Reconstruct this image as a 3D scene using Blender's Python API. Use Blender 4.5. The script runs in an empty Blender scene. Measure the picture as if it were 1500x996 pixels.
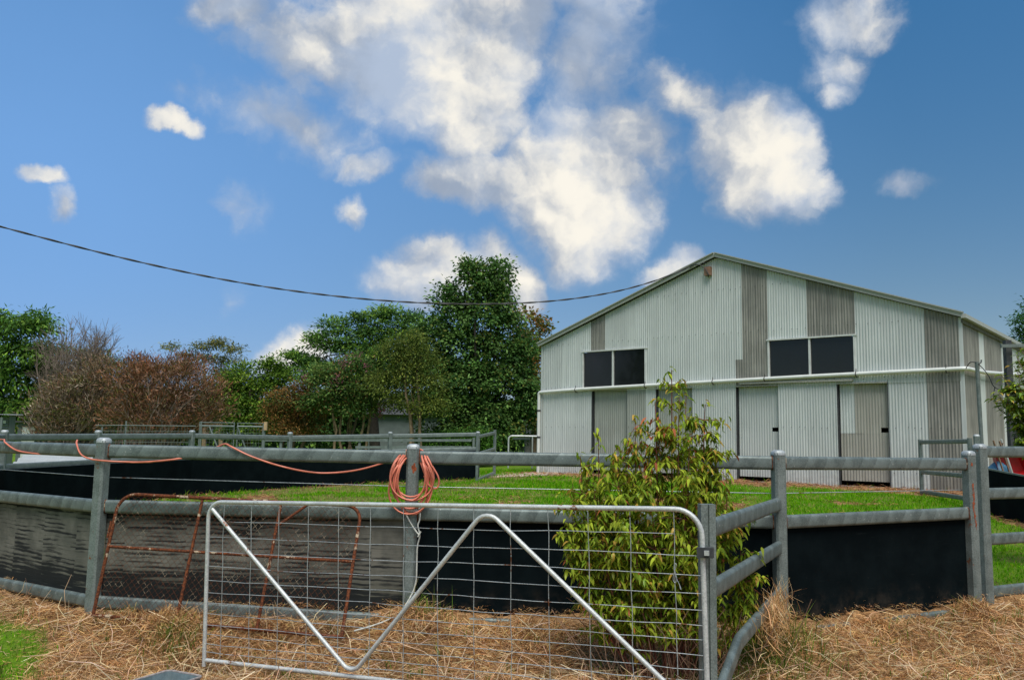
import bpy, math, random
import numpy as np
from mathutils import Matrix, Vector

random.seed(7)
RNG = np.random.default_rng(11)
SC = bpy.context.scene
COL = SC.collection
PI = math.pi

# ------------------------------------------------------------------ camera
F_PX, PITCH, ROLL, EYE = 1258.3, 0.1154, 0.0167, 1.62


def cam_axes():
    cp, sp = math.cos(PITCH), math.sin(PITCH)
    fwd = np.array([0, cp, sp]); up = np.array([0, -sp, cp]); rt = np.array([1.0, 0, 0])
    c, s = math.cos(ROLL), math.sin(ROLL)
    return c * rt + s * up, -s * rt + c * up, fwd


AX_R, AX_U, AX_F = cam_axes()
cam_d = bpy.data.cameras.new('camera')
cam = bpy.data.objects.new('camera', cam_d)
COL.objects.link(cam)
cam.matrix_world = Matrix(((AX_R[0], AX_U[0], -AX_F[0], 0), (AX_R[1], AX_U[1], -AX_F[1], 0),
                           (AX_R[2], AX_U[2], -AX_F[2], EYE), (0, 0, 0, 1)))
cam_d.sensor_fit = 'HORIZONTAL'; cam_d.sensor_width = 36.0
cam_d.lens = F_PX / 1500 * 36
cam_d.clip_start = 0.05; cam_d.clip_end = 5000
SC.camera = cam


def sight(px, py):
    """direction of sight through a surveyed photo point, scaled to one metre of depth"""
    v = (px - 750) / F_PX * AX_R - (py - 498) / F_PX * AX_U + AX_F
    return v / v[1]


def at(px, py, Y):
    r = sight(px, py)
    return np.array([r[0] * Y, Y, EYE + r[2] * Y])


def sx(px, Y):
    return (px - 750) / F_PX * Y * 1.006


# ------------------------------------------------------------------ world, sun, exposure
SUN_EL, SUN_AZ = math.radians(62), math.radians(168)      # azimuth clockwise from +Y
SC.view_settings.view_transform = 'Standard'
SC.view_settings.look = 'None'
SC.view_settings.exposure = 0.0
SC.view_settings.gamma = 1.0
W = bpy.data.worlds.new('World'); SC.world = W; W.use_nodes = True


class NT:
    def __init__(self, tree):
        self.t = tree

    def n(self, typ, ins=None, **kw):
        nd = self.t.nodes.new(typ)
        for k, v in kw.items():
            setattr(nd, k, v)
        if ins:
            for k, v in ins.items():
                self.set(nd, k, v)
        return nd

    def set(self, nd, k, v):
        if hasattr(v, 'is_output') or hasattr(v, 'links') and hasattr(v, 'node'):
            self.t.links.new(v, nd.inputs[k])
        else:
            nd.inputs[k].default_value = v

    def math(self, op, a, b=0.0, c=None, clamp=False):
        nd = self.n('ShaderNodeMath', {0: a, 1: b}, operation=op, use_clamp=clamp)
        if c is not None:
            self.set(nd, 2, c)
        return nd.outputs[0]

    def vmath(self, op, a, b=None, scale=None):
        nd = self.n('ShaderNodeVectorMath', {0: a}, operation=op)
        if b is not None:
            self.set(nd, 1, b)
        if scale is not None:
            self.set(nd, 'Scale', scale)
        return nd.outputs['Value'] if op in ('LENGTH', 'DOT_PRODUCT', 'DISTANCE') else nd.outputs[0]

    def ramp(self, x, lo, hi, a=0.0, b=1.0, smooth=True):
        nd = self.n('ShaderNodeMapRange', {'Value': x, 'From Min': lo, 'From Max': hi, 'To Min': a, 'To Max': b},
                    interpolation_type='SMOOTHSTEP' if smooth else 'LINEAR', clamp=True)
        return nd.outputs[0]

    def mix(self, fac, a, b, blend='MIX'):
        nd = self.n('ShaderNodeMix', data_type='RGBA', blend_type=blend)
        for k, v in ((0, fac), (6, a), (7, b)):
            if isinstance(v, tuple) and len(v) == 3:
                v = v + (1.0,)
            self.set(nd, k, v)
        return nd.outputs[2]

    def noise(self, vec, scale, detail=3.0, rough=0.5, dist=0.0, col=False):
        nd = self.n('ShaderNodeTexNoise', {'Vector': vec, 'Scale': scale, 'Detail': detail, 'Roughness': rough,
                                          'Distortion': dist})
        return nd.outputs['Color' if col else 'Fac']


def build_world():
    nt = W.node_tree
    for nd in list(nt.nodes):
        nt.nodes.remove(nd)
    g = NT(nt)
    sky = g.n('ShaderNodeTexSky', sky_type='NISHITA', sun_disc=False, sun_elevation=SUN_EL, sun_rotation=SUN_AZ,
              altitude=300.0, air_density=1.0, dust_density=0.2, ozone_density=2.0)
    gm = g.n('ShaderNodeGamma', {'Color': sky.outputs[0], 'Gamma': SKY_GAMMA})      # soften the horizon glow
    hs = g.n('ShaderNodeHueSaturation', {'Hue': SKY_HUE, 'Saturation': SKY_SAT, 'Value': SKY_VAL, 'Color': gm.outputs[0]})
    d = g.n('ShaderNodeTexCoord').outputs['Generated']
    w1 = g.vmath('SUBTRACT', g.noise(d, 4.5, 3.0, 0.55, col=True), (0.5, 0.5, 0.5))
    w2 = g.vmath('SUBTRACT', g.noise(d, 17.0, 6.0, 0.62, col=True), (0.5, 0.5, 0.5))
    dw = g.vmath('ADD', d, g.vmath('ADD', g.vmath('SCALE', w1, scale=0.060), g.vmath('SCALE', w2, scale=0.042)))
    fbm = g.noise(dw, 13.0, 9.0, 0.54)
    fbm_l = g.noise(g.vmath('ADD', dw, tuple(0.020 * (AX_R * .55 + AX_U * .83))), 13.0, 4.0, 0.54)   # the same billows a step towards the light
    fbm2 = g.noise(d, 6.0, 8.0, 0.58, 0.4)

    def blobs(lst):
        out = None
        for (px, py, a, b, rot, w) in lst:
            c = np.array([(px - 750) / F_PX, -(py - 498) / F_PX, 1.0])
            v = c[0] * AX_R + c[1] * AX_U + c[2] * AX_F
            k = np.linalg.norm(v); v = v / k
            e1 = AX_R - v * (AX_R @ v); e1 /= np.linalg.norm(e1)
            e2 = np.cross(v, e1); e2 = e2 if e2 @ AX_U > 0 else -e2
            r = math.radians(rot)
            f1 = math.cos(r) * e1 - math.sin(r) * e2
            f2 = math.sin(r) * e1 + math.cos(r) * e2
            f3 = np.cross(f1, f2)
            m = Matrix((f1, f2, f3)).transposed()
            A, B = a / F_PX / k, b / F_PX / k
            mp = g.n('ShaderNodeMapping', {'Vector': dw, 'Location': tuple(v), 'Rotation': m.to_euler('XYZ'),
                                           'Scale': (A, B, max(A, B))}, vector_type='TEXTURE')
            ln = g.vmath('LENGTH', mp.outputs[0])
            val = g.math('MULTIPLY', g.ramp(ln, 1.35, 0.15, 0, 1, False), w)
            out = val if out is None else g.math('MAXIMUM', out, val)
        return out

    # (px, py, half-width, half-height, turn, weight)
    dens = blobs([
        (630, 60, 190, 130, 0, 1.3), (690, 160, 88, 82, 0, 1.3), (480, 70, 120, 70, 10, 1.0), (740, 30, 90, 110, 0, 1.1), (600, 165, 100, 60, 25, .66), (560, -10, 130, 60, 0, 1.1),
        (845, 268, 112, 120, 0, 1.35), (695, 268, 120, 44, 0, .95), (860, 70, 110, 120, 15, .66), (930, 200, 95, 75, 30, .74), (1010, 150, 95, 46, 30, .78), (860, -20, 120, 70, 0, .66),
        (1105, 225, 110, 82, 45, 1.2), (1190, 268, 60, 30, 25, .72), (1240, 35, 84, 50, 0, .66), (1225, 100, 52, 46, 0, .74), (1222, 130, 34, 28, 0, .7),
        (255, 178, 48, 17, 6, .95), (62, 266, 32, 18, 0, .85), (88, 308, 22, 34, 40, .68), (535, 258, 48, 28, 0, .80), (450, 130, 80, 40, 30, .45),
        (515, 312, 36, 32, 0, .78), (335, 8, 84, 50, 0, .78), (350, 60, 50, 70, 20, .45), (650, 405, 110, 66, 0, .86), (715, 385, 60, 50, 0, .9), (978, 388, 50, 36, 0, 1.05),
        (755, 422, 42, 46, 0, 1.05), (1310, 275, 56, 24, 0, .52), (425, 512, 64, 36, -30, .95), (345, 297, 44, 40, 0, .44), (320, 150, 70, 30, 15, .42), (330, 440, 40, 20, -60, .26), (420, 180, 160, 60, 25, .55)])
    lit = blobs([(685, 110, 105, 160, 0, .95), (560, 5, 170, 70, 0, .70), (850, 275, 110, 120, 0, 1.2), (1110, 230, 105, 72, 45, 1.1),
                 (978, 390, 46, 40, 0, .95), (255, 178, 60, 24, 6, 1.0), (680, 400, 130, 70, 0, .75), (1240, 70, 110, 100, 0, .62),
                 (425, 512, 64, 44, 0, .85), (755, 420, 50, 50, 0, 1.0), (470, 75, 50, 32, 0, .85), (525, 285, 80, 80, 0, .72),
                 (75, 285, 80, 80, 0, .8), (1010, 150, 80, 50, 30, .5), (335, 10, 80, 50, 0, .45), (690, 262, 90, 40, 0, .55)])
    # elsewhere in the sky the same broken cloud carries on
    fwd = g.vmath('DOT_PRODUCT', d, tuple(AX_F))
    away = g.ramp(fwd, 0.80, 0.62)
    gen = g.math('MULTIPLY', away, g.ramp(g.noise(dw, 2.6, 4.0, 0.5), 0.44, 0.66, 0, 0.95))
    f = g.math('MAXIMUM', dens, gen)
    up = g.n('ShaderNodeSeparateXYZ', {0: d}).outputs[2]
    f2 = g.math('ADD', f, g.math('MULTIPLY', g.math('SUBTRACT', fbm, 0.5), 1.25))
    f2 = g.math('ADD', f2, g.math('MULTIPLY', g.math('SUBTRACT', fbm2, 0.5), 0.5))
    alpha = g.math('MULTIPLY', g.ramp(f2, 0.12, 0.66), g.ramp(f, 0.0, 0.26))
    alpha = g.math('MULTIPLY', alpha, g.ramp(up, -0.01, 0.04))
    billow = g.math('MULTIPLY', g.math("SUBTRACT", fbm, fbm_l), 2.4)
    litn = g.math('ADD', g.math('MAXIMUM', lit, g.math('MULTIPLY', gen, 0.6)), g.math('MULTIPLY', g.math('SUBTRACT', fbm2, 0.5), 0.6))
    litn = g.math('ADD', litn, billow)
    lf = g.ramp(litn, 0.06, 1.25)
    grey = g.mix(g.ramp(fbm2, 0.38, 0.62), CLOUD_DARK, tuple(1.35 * v for v in CLOUD_DARK))
    ccol = g.mix(lf, grey, CLOUD_LIT)
    veil = blobs([(0, 330, 1000, 760, 0, 0.66)])                  # thin bright haze to the left
    base = g.mix(veil, hs.outputs[0], VEIL)
    colr = g.mix(alpha, base, ccol)
    bg = g.n('ShaderNodeBackground', {'Color': colr, 'Strength': 0.15})
    out = g.n('ShaderNodeOutputWorld')
    nt.links.new(bg.outputs[0], out.inputs[0])


SKY_GAMMA, SKY_HUE, SKY_SAT, SKY_VAL = 0.33, 0.508, 2.85, 1.72
VEIL = (1.46, 3.02, 5.95)
CLOUD_DARK = (2.15, 2.6, 3.35)
CLOUD_LIT = (6.45, 6.15, 5.5)
build_world()

sun_d = bpy.data.lights.new('sun', 'SUN')
sun_d.energy = 3.9; sun_d.angle = math.radians(38); sun_d.color = (1.0, 0.95, 0.87)
sun = bpy.data.objects.new('sun', sun_d); COL.objects.link(sun)
sdir = Vector((math.sin(SUN_AZ) * math.cos(SUN_EL), math.cos(SUN_AZ) * math.cos(SUN_EL), math.sin(SUN_EL)))
sun.rotation_euler = sdir.to_track_quat('Z', 'Y').to_euler()
sun.location = (0, -20, 30)

# ------------------------------------------------------------------ number helpers
_LAT = np.random.default_rng(5).random((256, 256))


def vnoise(x, y):
    x = np.asarray(x, float); y = np.asarray(y, float)
    xi = np.floor(x).astype(int); yi = np.floor(y).astype(int)
    fx = x - xi; fy = y - yi
    fx = fx * fx * (3 - 2 * fx); fy = fy * fy * (3 - 2 * fy)
    a = _LAT[xi & 255, yi & 255]; b = _LAT[(xi + 1) & 255, yi & 255]
    c = _LAT[xi & 255, (yi + 1) & 255]; e = _LAT[(xi + 1) & 255, (yi + 1) & 255]
    return (a * (1 - fx) + b * fx) * (1 - fy) + (c * (1 - fx) + e * fx) * fy


def fbm2d(x, y, oct=4):
    s = 0; a = 0.5
    for k in range(oct):
        s = s + a * vnoise(x * 2 ** k + 17.3 * k, y * 2 ** k + 9.1 * k); a *= 0.5
    return s / (1 - 0.5 ** oct)


def sstep(a, b, x):
    t = np.clip((np.asarray(x, float) - a) / (b - a), 0, 1)
    return t * t * (3 - 2 * t)


# ring of the round yard, surveyed post by post
P0, P1, P2, P3, P4 = (-6.35, 10.05), (-3.959, 8.438), (-0.932, 8.332), (2.569, 8.302), (4.921, 9.298)
LW = [(-8.05, 12.6), (-9.06, 15.5), (-8.65, 18.15), (-7.75, 21.05), (-6.05, 23.75), (-3.55, 25.55), (-1.0, 26.6)]
Q0, Q1, Q2, Q3 = (5.14, 9.47), (7.75, 10.8), (9.05, 13.9), (9.5, 17.6)
RING = [P4, P3, P2, P1, P0] + LW + [(9.0, 23.0), Q3, Q2, Q1]


def seg_dist(x, y, a, b):
    ax, ay = a; bx, by = b
    dx, dy = bx - ax, by - ay
    t = np.clip(((x - ax) * dx + (y - ay) * dy) / (dx * dx + dy * dy), 0, 1)
    return np.hypot(x - ax - t * dx, y - ay - t * dy)


def ring_sd(x, y):
    """distance outside the ring (negative inside)"""
    d = np.full(np.shape(x), 1e9); ins = np.zeros(np.shape(x), bool)
    for i in range(len(RING)):
        a, b = RING[i], RING[(i + 1) % len(RING)]
        d = np.minimum(d, seg_dist(x, y, a, b))
        cr = ((a[1] > y) != (b[1] > y)) & (x < (b[0] - a[0]) * (y - a[1]) / (b[1] - a[1] + 1e-12) + a[0])
        ins ^= cr
    return np.where(ins, -d, d)


BA, BB = np.array([1.0612, 29.4916]), np.array([11.13, 21.159])        # front corners of the barn
BL = float(np.hypot(*(BB - BA))); BU = (BB - BA) / BL; BN = np.array([-BU[1], BU[0]])
MOUNDS = [(-3.55, 8.15, .22, .06), (-3.0, 7.95, .28, .17), (-2.2, 7.75, .35, .05), (-0.85, 8.05, .33, .16), (0.3, 8.0, .5, .03), (2.45, 7.95, .20, .07),
          (4.75, 9.0, .20, .12), (3.6, 8.55, .5, .02), (-1.9, 6.6, .5, .07), (0.9, 6.8, .4, .08)]


def bumps(x, y):
    sd = ring_sd(x, y)
    front = sstep(12.5, 9.5, y)
    z = (-0.13 * sstep(-0.06, 0.05, sd) - 0.20 * sstep(0.08, 1.15, sd)) * front
    for (mx, my, r, hh) in MOUNDS:
        z = z + hh * np.exp(-((x - mx) ** 2 + (y - my) ** 2) / (r * r))
    hay = hay_f(x, y, sd)
    z = z + hay * 0.17 * (fbm2d(x * 2.6 + 3, y * 2.6, 4) - 0.5) * sstep(40, 20, y)
    return z


def ground0(x, y):
    return np.clip(y - 8.5, 0, 21.5) * (0.0235 + 0.00164 * np.clip(x, -10, 12))


def gz(x, y):
    return ground0(x, y) + bumps(x, y)


def barn_st(x, y):
    dx, dy = x - BA[0], y - BA[1]
    return dx * BU[0] + dy * BU[1], dx * BN[0] + dy * BN[1]


def hay_f(x, y, sd=None):
    """1 where cut hay covers the ground, 0 where grass grows"""
    if sd is None:
        sd = ring_sd(x, y)
    n = fbm2d(x * 0.9 + 40, y * 0.9 + 11, 4)
    out = sstep(-0.30, -0.12, sd) * sstep(13.5, 11.5, y)
    # green corner at the left, green pasture right of the yard
    left = sstep(0.25, -0.35, (x + 3.35) + 0.55 * (n - .5) * 2.4 + (y - 6.7) * 0.73)
    right = .68 * sstep(0.46, 0.62, n + 0.06 * sstep(4.6, 6.0, x)) * sstep(5.0, 5.6, x) * sstep(8.4, 9.6, y)
    out = out * (1 - 0.92 * left * sstep(8.9, 8.3, y)) * (1 - right)
    s, t = barn_st(x, y)
    strip = sstep(-1.75, -1.1, t + 0.9 * (n - .5)) * sstep(-1.0, 0.0, s) * sstep(15, 14, s)
    inside = (sd < 0)
    edge = sstep(-0.55, -0.1, sd + 0.5 * (n - .5)) * inside * (y > 10) * (np.abs(x - 5) > 0)
    gapside = sstep(3, 5, x - 0.0 * y) * 0
    edge = np.where((x > -0.8) & (y > 18), 0, edge)
    patch = inside * sstep(0.64, 0.74, n) * 0.75
    return np.clip(np.maximum.reduce([out, strip, edge * .9, patch]) + gapside, 0, 1)


# ------------------------------------------------------------------ materials
MATS = {}


def new_mat(name):
    m = bpy.data.materials.new(name); m.use_nodes = True
    nt = m.node_tree
    for nd in list(nt.nodes):
        nt.nodes.remove(nd)
    g = NT(nt)
    out = g.n('ShaderNodeOutputMaterial')
    MATS[name] = m
    return m, g, out


def principled(g, out, color, rough=0.6, metal=0.0, bump=None, bstr=0.3, bdist=0.01, spec=0.5, alpha=None):
    b = g.n('ShaderNodeBsdfPrincipled')
    if isinstance(color, tuple):
        color = color + (1.0,) if len(color) == 3 else color
    g.set(b, 'Base Color', color); g.set(b, 'Roughness', rough); g.set(b, 'Metallic', metal)
    g.set(b, 'Specular IOR Level', spec)
    if bump is not None:
        bn = g.n('ShaderNodeBump', {'Height': bump, 'Strength': bstr, 'Distance': bdist})
        g.t.links.new(bn.outputs[0], b.inputs['Normal'])
    g.t.links.new(b.outputs[0], out.inputs[0])
    return b


def obj_co(g):
    return g.n('ShaderNodeTexCoord').outputs['Object']


def attr(g, name, out='Vector'):
    return g.n('ShaderNodeAttribute', attribute_name=name).outputs[out]


def m_galv(name, c1, c2, band=0.0, rough=0.55, metal=0.35, rust=0.0):
    m, g, out = new_mat(name)
    co = obj_co(g)
    n1 = g.noise(co, 90.0, 2.0, 0.6)
    n2 = g.noise(co, 7.0, 4.0, 0.6)
    f = g.math('ADD', g.math('MULTIPLY', n1, 0.6), g.math('MULTIPLY', n2, 0.5))
    col = g.mix(g.ramp(f, 0.40, 0.72), tuple(.93 * v for v in c1), tuple(1.05 * v for v in c2))
    if band:
        fl = g.n('ShaderNodeSeparateXYZ', {0: attr(g, 'flow')})
        s = g.math('ADD', fl.outputs[0], g.math('MULTIPLY', fl.outputs[1], -0.55))
        s = g.math('ADD', s, g.math('MULTIPLY', g.noise(co, 1.3, 1.0), 0.25))
        fr = g.math('FRACT', g.math('DIVIDE', s, 0.21))
        saw = g.math('MULTIPLY', g.ramp(fr, 0.0, 0.93, 1, 0, False), band)
        saw = g.math('MULTIPLY', saw, g.ramp(n2, 0.25, 0.6))
        col = g.mix(saw, col, tuple(min(1, 1.7 * v) for v in c2))
        # bird droppings and scuffs
        dr = g.ramp(g.noise(co, 34.0, 2.0, 0.5), 0.70, 0.75)
        col = g.mix(g.math('MULTIPLY', dr, 0.45), col, (0.62, 0.64, 0.62))
    if rust:
        rn = g.ramp(g.math('ADD', g.noise(co, 5.0, 5.0, 0.65), g.math('MULTIPLY', g.noise(co, 40, 3.0), 0.15)), 0.72 - rust, 0.80 - rust)
        col = g.mix(rn, col, (0.20, 0.075, 0.03))
    principled(g, out, col, rough, metal, n1, 0.08, 0.004)
    return m


m_galv('galv', (0.082, 0.108, 0.104), (0.145, 0.180, 0.174), 0.42, 0.5, 0.25)
m_galv('galv_post', (0.115, 0.145, 0.138), (0.21, 0.25, 0.24), 0.0, 0.55, 0.25, rust=0.02)
m_galv('galv_far', (0.115, 0.145, 0.138), (0.195, 0.235, 0.225), 0.0, 0.55, 0.2)
m_galv('gate_tube', (0.44, 0.47, 0.47), (0.60, 0.63, 0.62), 0.0, 0.5, 0.25, rust=0.03)
m_galv('gate_wire', (0.30, 0.34, 0.35), (0.47, 0.52, 0.53), 0.0, 0.45, 0.4, rust=0.06)
m_galv('cap', (0.30, 0.34, 0.35), (0.45, 0.49, 0.50))


def m_rust():
    m, g, out = new_mat('rust')
    co = obj_co(g)
    a = g.noise(co, 9.0, 5.0, 0.65); b = g.noise(co, 60.0, 3.0, 0.6)
    c = g.mix(g.ramp(b, 0.35, 0.7), (0.055, 0.020, 0.012), (0.21, 0.066, 0.025))
    pale = g.ramp(g.math('ADD', a, g.math('MULTIPLY', b, 0.2)), 0.66, 0.72)
    c = g.mix(pale, c, (0.42, 0.34, 0.24))
    principled(g, out, c, 0.9, 0.0, b, 0.5, 0.004, 0.2)


m_rust()


def m_plain(name, c, rough=0.6, metal=0.0, var=0.15, scale=12.0, spec=0.5):
    m, g, out = new_mat(name)
    co = obj_co(g)
    n = g.noise(co, scale, 5.0, 0.6)
    col = g.mix(g.ramp(n, 0.3, 0.7), tuple(v * (1 - var) for v in c), tuple(min(1, v * (1 + var)) for v in c))
    principled(g, out, col, rough, metal, n, 0.12, 0.01, spec)
    return m


m_plain('rust_flake', (0.26, 0.060, 0.018), 0.9, 0, 0.5, 60)
m_plain('concrete', (0.36, 0.34, 0.30), 0.9, 0, 0.25, 9)
m_plain('pvc', (0.66, 0.69, 0.66), 0.42, 0, 0.07, 4)
m_plain('paint_white', (0.60, 0.63, 0.61), 0.5, 0, 0.1, 6)
m_plain('dark_steel', (0.05, 0.055, 0.06), 0.6, 0.2, 0.3)
m_plain('clip', (0.03, 0.03, 0.03), 0.6)
m_plain('box_brown', (0.24, 0.135, 0.085), 0.6, 0, 0.12)
m_plain('interior', (0.05, 0.05, 0.048), 0.9)
m_plain('hose', (0.62, 0.185, 0.115), 0.45, 0, 0.16, 6)
m_plain('rope', (0.50, 0.52, 0.48), 0.9, 0, 0.15, 60)
m_plain('tub', (0.17, 0.235, 0.255), 0.6, 0, 0.2, 14)
m_plain('tub_rim', (0.32, 0.29, 0.28), 0.8, 0, 0.3, 40)
m_plain('cable', (0.022, 0.024, 0.026), 0.6)
m_plain('red_paint', (0.48, 0.012, 0.014), 0.4, 0, 0.15)
m_plain('blue_plastic', (0.055, 0.18, 0.30), 0.5, 0, 0.2)
m_plain('timber', (0.20, 0.12, 0.075), 0.8, 0, 0.3, 30)
m_plain('timber_grey', (0.13, 0.13, 0.12), 0.9, 0, 0.35, 12)
m_plain('timber_tan', (0.45, 0.31, 0.17), 0.8, 0, 0.2, 20)
m_plain('rubber_tyre', (0.02, 0.02, 0.02), 0.7)
m_plain('house_wall', (0.11, 0.135, 0.135), 0.8, 0, 0.15, 2)
m_plain('roof_grey', (0.055, 0.058, 0.06), 0.95, 0, 0.2, 2)
m_plain('bark', (0.115, 0.085, 0.055), 0.95, 0, 0.4, 14)
m_plain('bark_dark', (0.035, 0.03, 0.024), 0.95, 0, 0.4, 10)
m_plain('bark_pale', (0.24, 0.17, 0.10), 0.9, 0, 0.3, 9)
m_plain('twig_grey', (0.19, 0.150, 0.120), 0.95, 0, 0.35, 8)
m_plain('stem_red', (0.17, 0.055, 0.035), 0.6, 0, 0.4, 20)
m_plain('gravel', (0.50, 0.41, 0.32), 0.95, 0, 0.3, 18)


def m_sheet(name, c, stain, streak):
    """painted corrugated iron: vertical weather streaks, chalky patches"""
    m, g, out = new_mat(name)
    co = obj_co(g)
    st = g.n('ShaderNodeMapping', {'Vector': co, 'Scale': (13.0, 13.0, 0.35)}).outputs[0]
    n1 = g.noise(st, 2.2, 4.0, 0.6)
    n2 = g.noise(co, 1.1, 4.0, 0.6)
    n3 = g.noise(co, 0.23, 2.0, 0.5)
    info = g.n('ShaderNodeObjectInfo').outputs['Random']
    f = g.math('ADD', g.math('MULTIPLY', n1, 0.65), g.math('MULTIPLY', n2, 0.35))
    col = g.mix(g.ramp(f, 0.36, 0.66), stain, c)
    col = g.mix(g.math('MULTIPLY', g.ramp(f, 0.5, 0.8), streak), col, tuple(min(1, v * 1.25) for v in c))
    hv = g.n('ShaderNodeHueSaturation', {'Color': col, 'Value': g.ramp(g.math('ADD', info, g.math('MULTIPLY', n3, .4)), 0.0, 1.4, 0.90, 1.10, False)})
    zc = g.n('ShaderNodeSeparateXYZ', {0: co}).outputs[2]
    dirt = g.math('MULTIPLY', g.ramp(zc, 1.15, 0.50), g.ramp(g.noise(co, 3.5, 6.0, 0.7), 0.40, 0.68))
    c2 = g.mix(g.math('MULTIPLY', dirt, 0.42), hv.outputs[0], (0.20, 0.165, 0.12))
    run = g.math('MULTIPLY', g.ramp(g.noise(g.n('ShaderNodeMapping', {'Vector': co, 'Scale': (9.0, 9.0, 0.5)}).outputs[0], 1.7, 5.0, 0.65), 0.66, 0.78), 0.30)
    c2 = g.mix(run, c2, (0.22, 0.19, 0.15))
    principled(g, out, c2, 0.5, 0.0, n2, 0.1, 0.01, 0.35)


m_sheet('sheet_white', (0.572, 0.618, 0.605), (0.47, 0.51, 0.50), 0.25)
m_sheet('sheet_grey', (0.310, 0.308, 0.275), (0.165, 0.166, 0.150), 0.75)
m_sheet('sheet_dull', (0.38, 0.41, 0.375), (0.29, 0.31, 0.275), 0.3)
m_sheet('sheet_tan', (0.42, 0.42, 0.375), (0.32, 0.315, 0.275), 0.35)
m_sheet('sheet_pale', (0.40, 0.44, 0.46), (0.36, 0.40, 0.42), 0.3)
m_sheet('sheet_shed', (0.19, 0.22, 0.21), (0.11, 0.13, 0.125), 0.3)
m_sheet('roof_zinc', (0.30, 0.32, 0.31), (0.22, 0.23, 0.22), 0.3)
m_sheet('barge', (0.40, 0.42, 0.40), (0.36, 0.38, 0.35), 0.2)


def m_glass():
    m, g, out = new_mat('glass')
    co = obj_co(g)
    n = g.noise(co, 2.0, 4.0, 0.6)
    dust = g.ramp(g.noise(co, 26.0, 4.0, 0.7), 0.62, 0.8)
    col = g.mix(g.math('MULTIPLY', dust, 0.10), (0.010, 0.012, 0.013), (0.3, 0.32, 0.32))
    principled(g, out, col, g.ramp(n, 0.3, 0.7, 0.05, 0.16), 0.0, n, 0.02, 0.02, 0.5)


m_glass()


def m_rubber():
    m, g, out = new_mat('rubber')
    co = obj_co(g)
    n = g.noise(co, 120.0, 2.0, 0.5); n2 = g.noise(co, 3.0, 5.0, 0.65)
    dust = g.ramp(g.noise(co, 30.0, 3.0, 0.6), 0.70, 0.78)
    col = g.mix(g.ramp(n2, 0.35, 0.7), (0.0018, 0.0044, 0.0056), (0.0040, 0.0080, 0.0096))
    col = g.mix(g.math('MULTIPLY', dust, 0.18), col, (0.16, 0.13, 0.11))
    zz = g.n('ShaderNodeSeparateXYZ', {0: attr(g, 'flow')}).outputs[1]
    mud = g.math('MULTIPLY', g.ramp(zz, 0.30, -0.10), g.ramp(g.noise(co, 5.0, 6.0, 0.7), 0.42, 0.75))
    col = g.mix(g.math('MULTIPLY', mud, 0.30), col, (0.15, 0.115, 0.085))
    scuff = g.ramp(g.noise(g.n('ShaderNodeMapping', {'Vector': co, 'Scale': (1.5, 1.5, 14.0)}).outputs[0], 2.0, 5.0, 0.7), 0.62, 0.78)
    col = g.mix(g.math('MULTIPLY', scuff, 0.10), col, (0.10, 0.12, 0.125))
    principled(g, out, col, 0.85, 0.0, n, 0.25, 0.004, 0.05)
    # worn belt: fabric showing pale grey, black rubber left in wavy horizontal lines
    m, g, out = new_mat('rubber_worn')
    fl = attr(g, 'flow')
    sep = g.n('ShaderNodeSeparateXYZ', {0: fl}); u, z = sep.outputs[0], sep.outputs[1]
    co = g.n('ShaderNodeCombineXYZ', {0: u, 1: z, 2: 0.0}).outputs[0]
    warp = g.math('MULTIPLY', g.math('SUBTRACT', g.noise(g.n('ShaderNodeMapping', {'Vector': co, 'Scale': (1.8, 1.0, 1)}).outputs[0], 1.6, 3.0, 0.5), 0.5), 0.045)
    block = g.math('SNAP', g.math('ADD', u, g.math('MULTIPLY', g.noise(g.n('ShaderNodeMapping', {'Vector': co, 'Scale': (0, 1, 1)}).outputs[0], 3.0, 1.0), 0.02)), 0.62)
    zz = g.math('ADD', g.math('ADD', z, warp), g.math('MULTIPLY', block, 0.217))
    cl = g.n('ShaderNodeCombineXYZ', {0: g.math('MULTIPLY', u, 1.5), 1: g.math('MULTIPLY', zz, 27.0), 2: block}).outputs[0]
    ripple = g.math('MULTIPLY', g.math('ADD', g.math('SINE', g.math('MULTIPLY', zz, 150.0)), 1.0), 0.5)
    line = g.noise(cl, 1.0, 4.0, 0.65)
    low = g.ramp(z, 0.42, 0.05)                                    # more rubber survives low down
    big = g.noise(g.n('ShaderNodeMapping', {'Vector': co, 'Scale': (1.1, 2.2, 1)}).outputs[0], 1.5, 5.0, 0.6)
    bl = g.n('ShaderNodeTexWhiteNoise', {'W': block}, noise_dimensions='1D').outputs[0]
    top = g.ramp(z, 0.80, 0.86)
    thr = g.math('ADD', g.math('ADD', g.math('MULTIPLY', line, 0.95), g.math('MULTIPLY', ripple, 0.15)), g.math('MULTIPLY', g.math('SUBTRACT', big, 0.5), 0.75))
    thr = g.math('ADD', thr, g.math('ADD', g.math('MULTIPLY', low, 0.30), g.math('MULTIPLY', top, .30)))
    thr = g.math('ADD', thr, g.math('MULTIPLY', g.math('SUBTRACT', bl, 0.5), 0.16))
    k = g.math('MULTIPLY', g.ramp(thr, 0.57, 0.75), 0.92)
    g3 = g.noise(co, 3.0, 5.0, 0.6)
    pale = g.mix(g.ramp(g3, 0.35, 0.7), (0.105, 0.107, 0.092), (0.19, 0.187, 0.160))
    pale = g.mix(g.math('MULTIPLY', low, 0.55), pale, (0.055, 0.060, 0.036))
    col = g.mix(k, pale, (0.010, 0.013, 0.015))
    principled(g, out, col, 0.9, 0.0, g.math('SUBTRACT', line, g.math('MULTIPLY', k, .3)), 0.5, 0.01, 0.2)


m_rubber()


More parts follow.
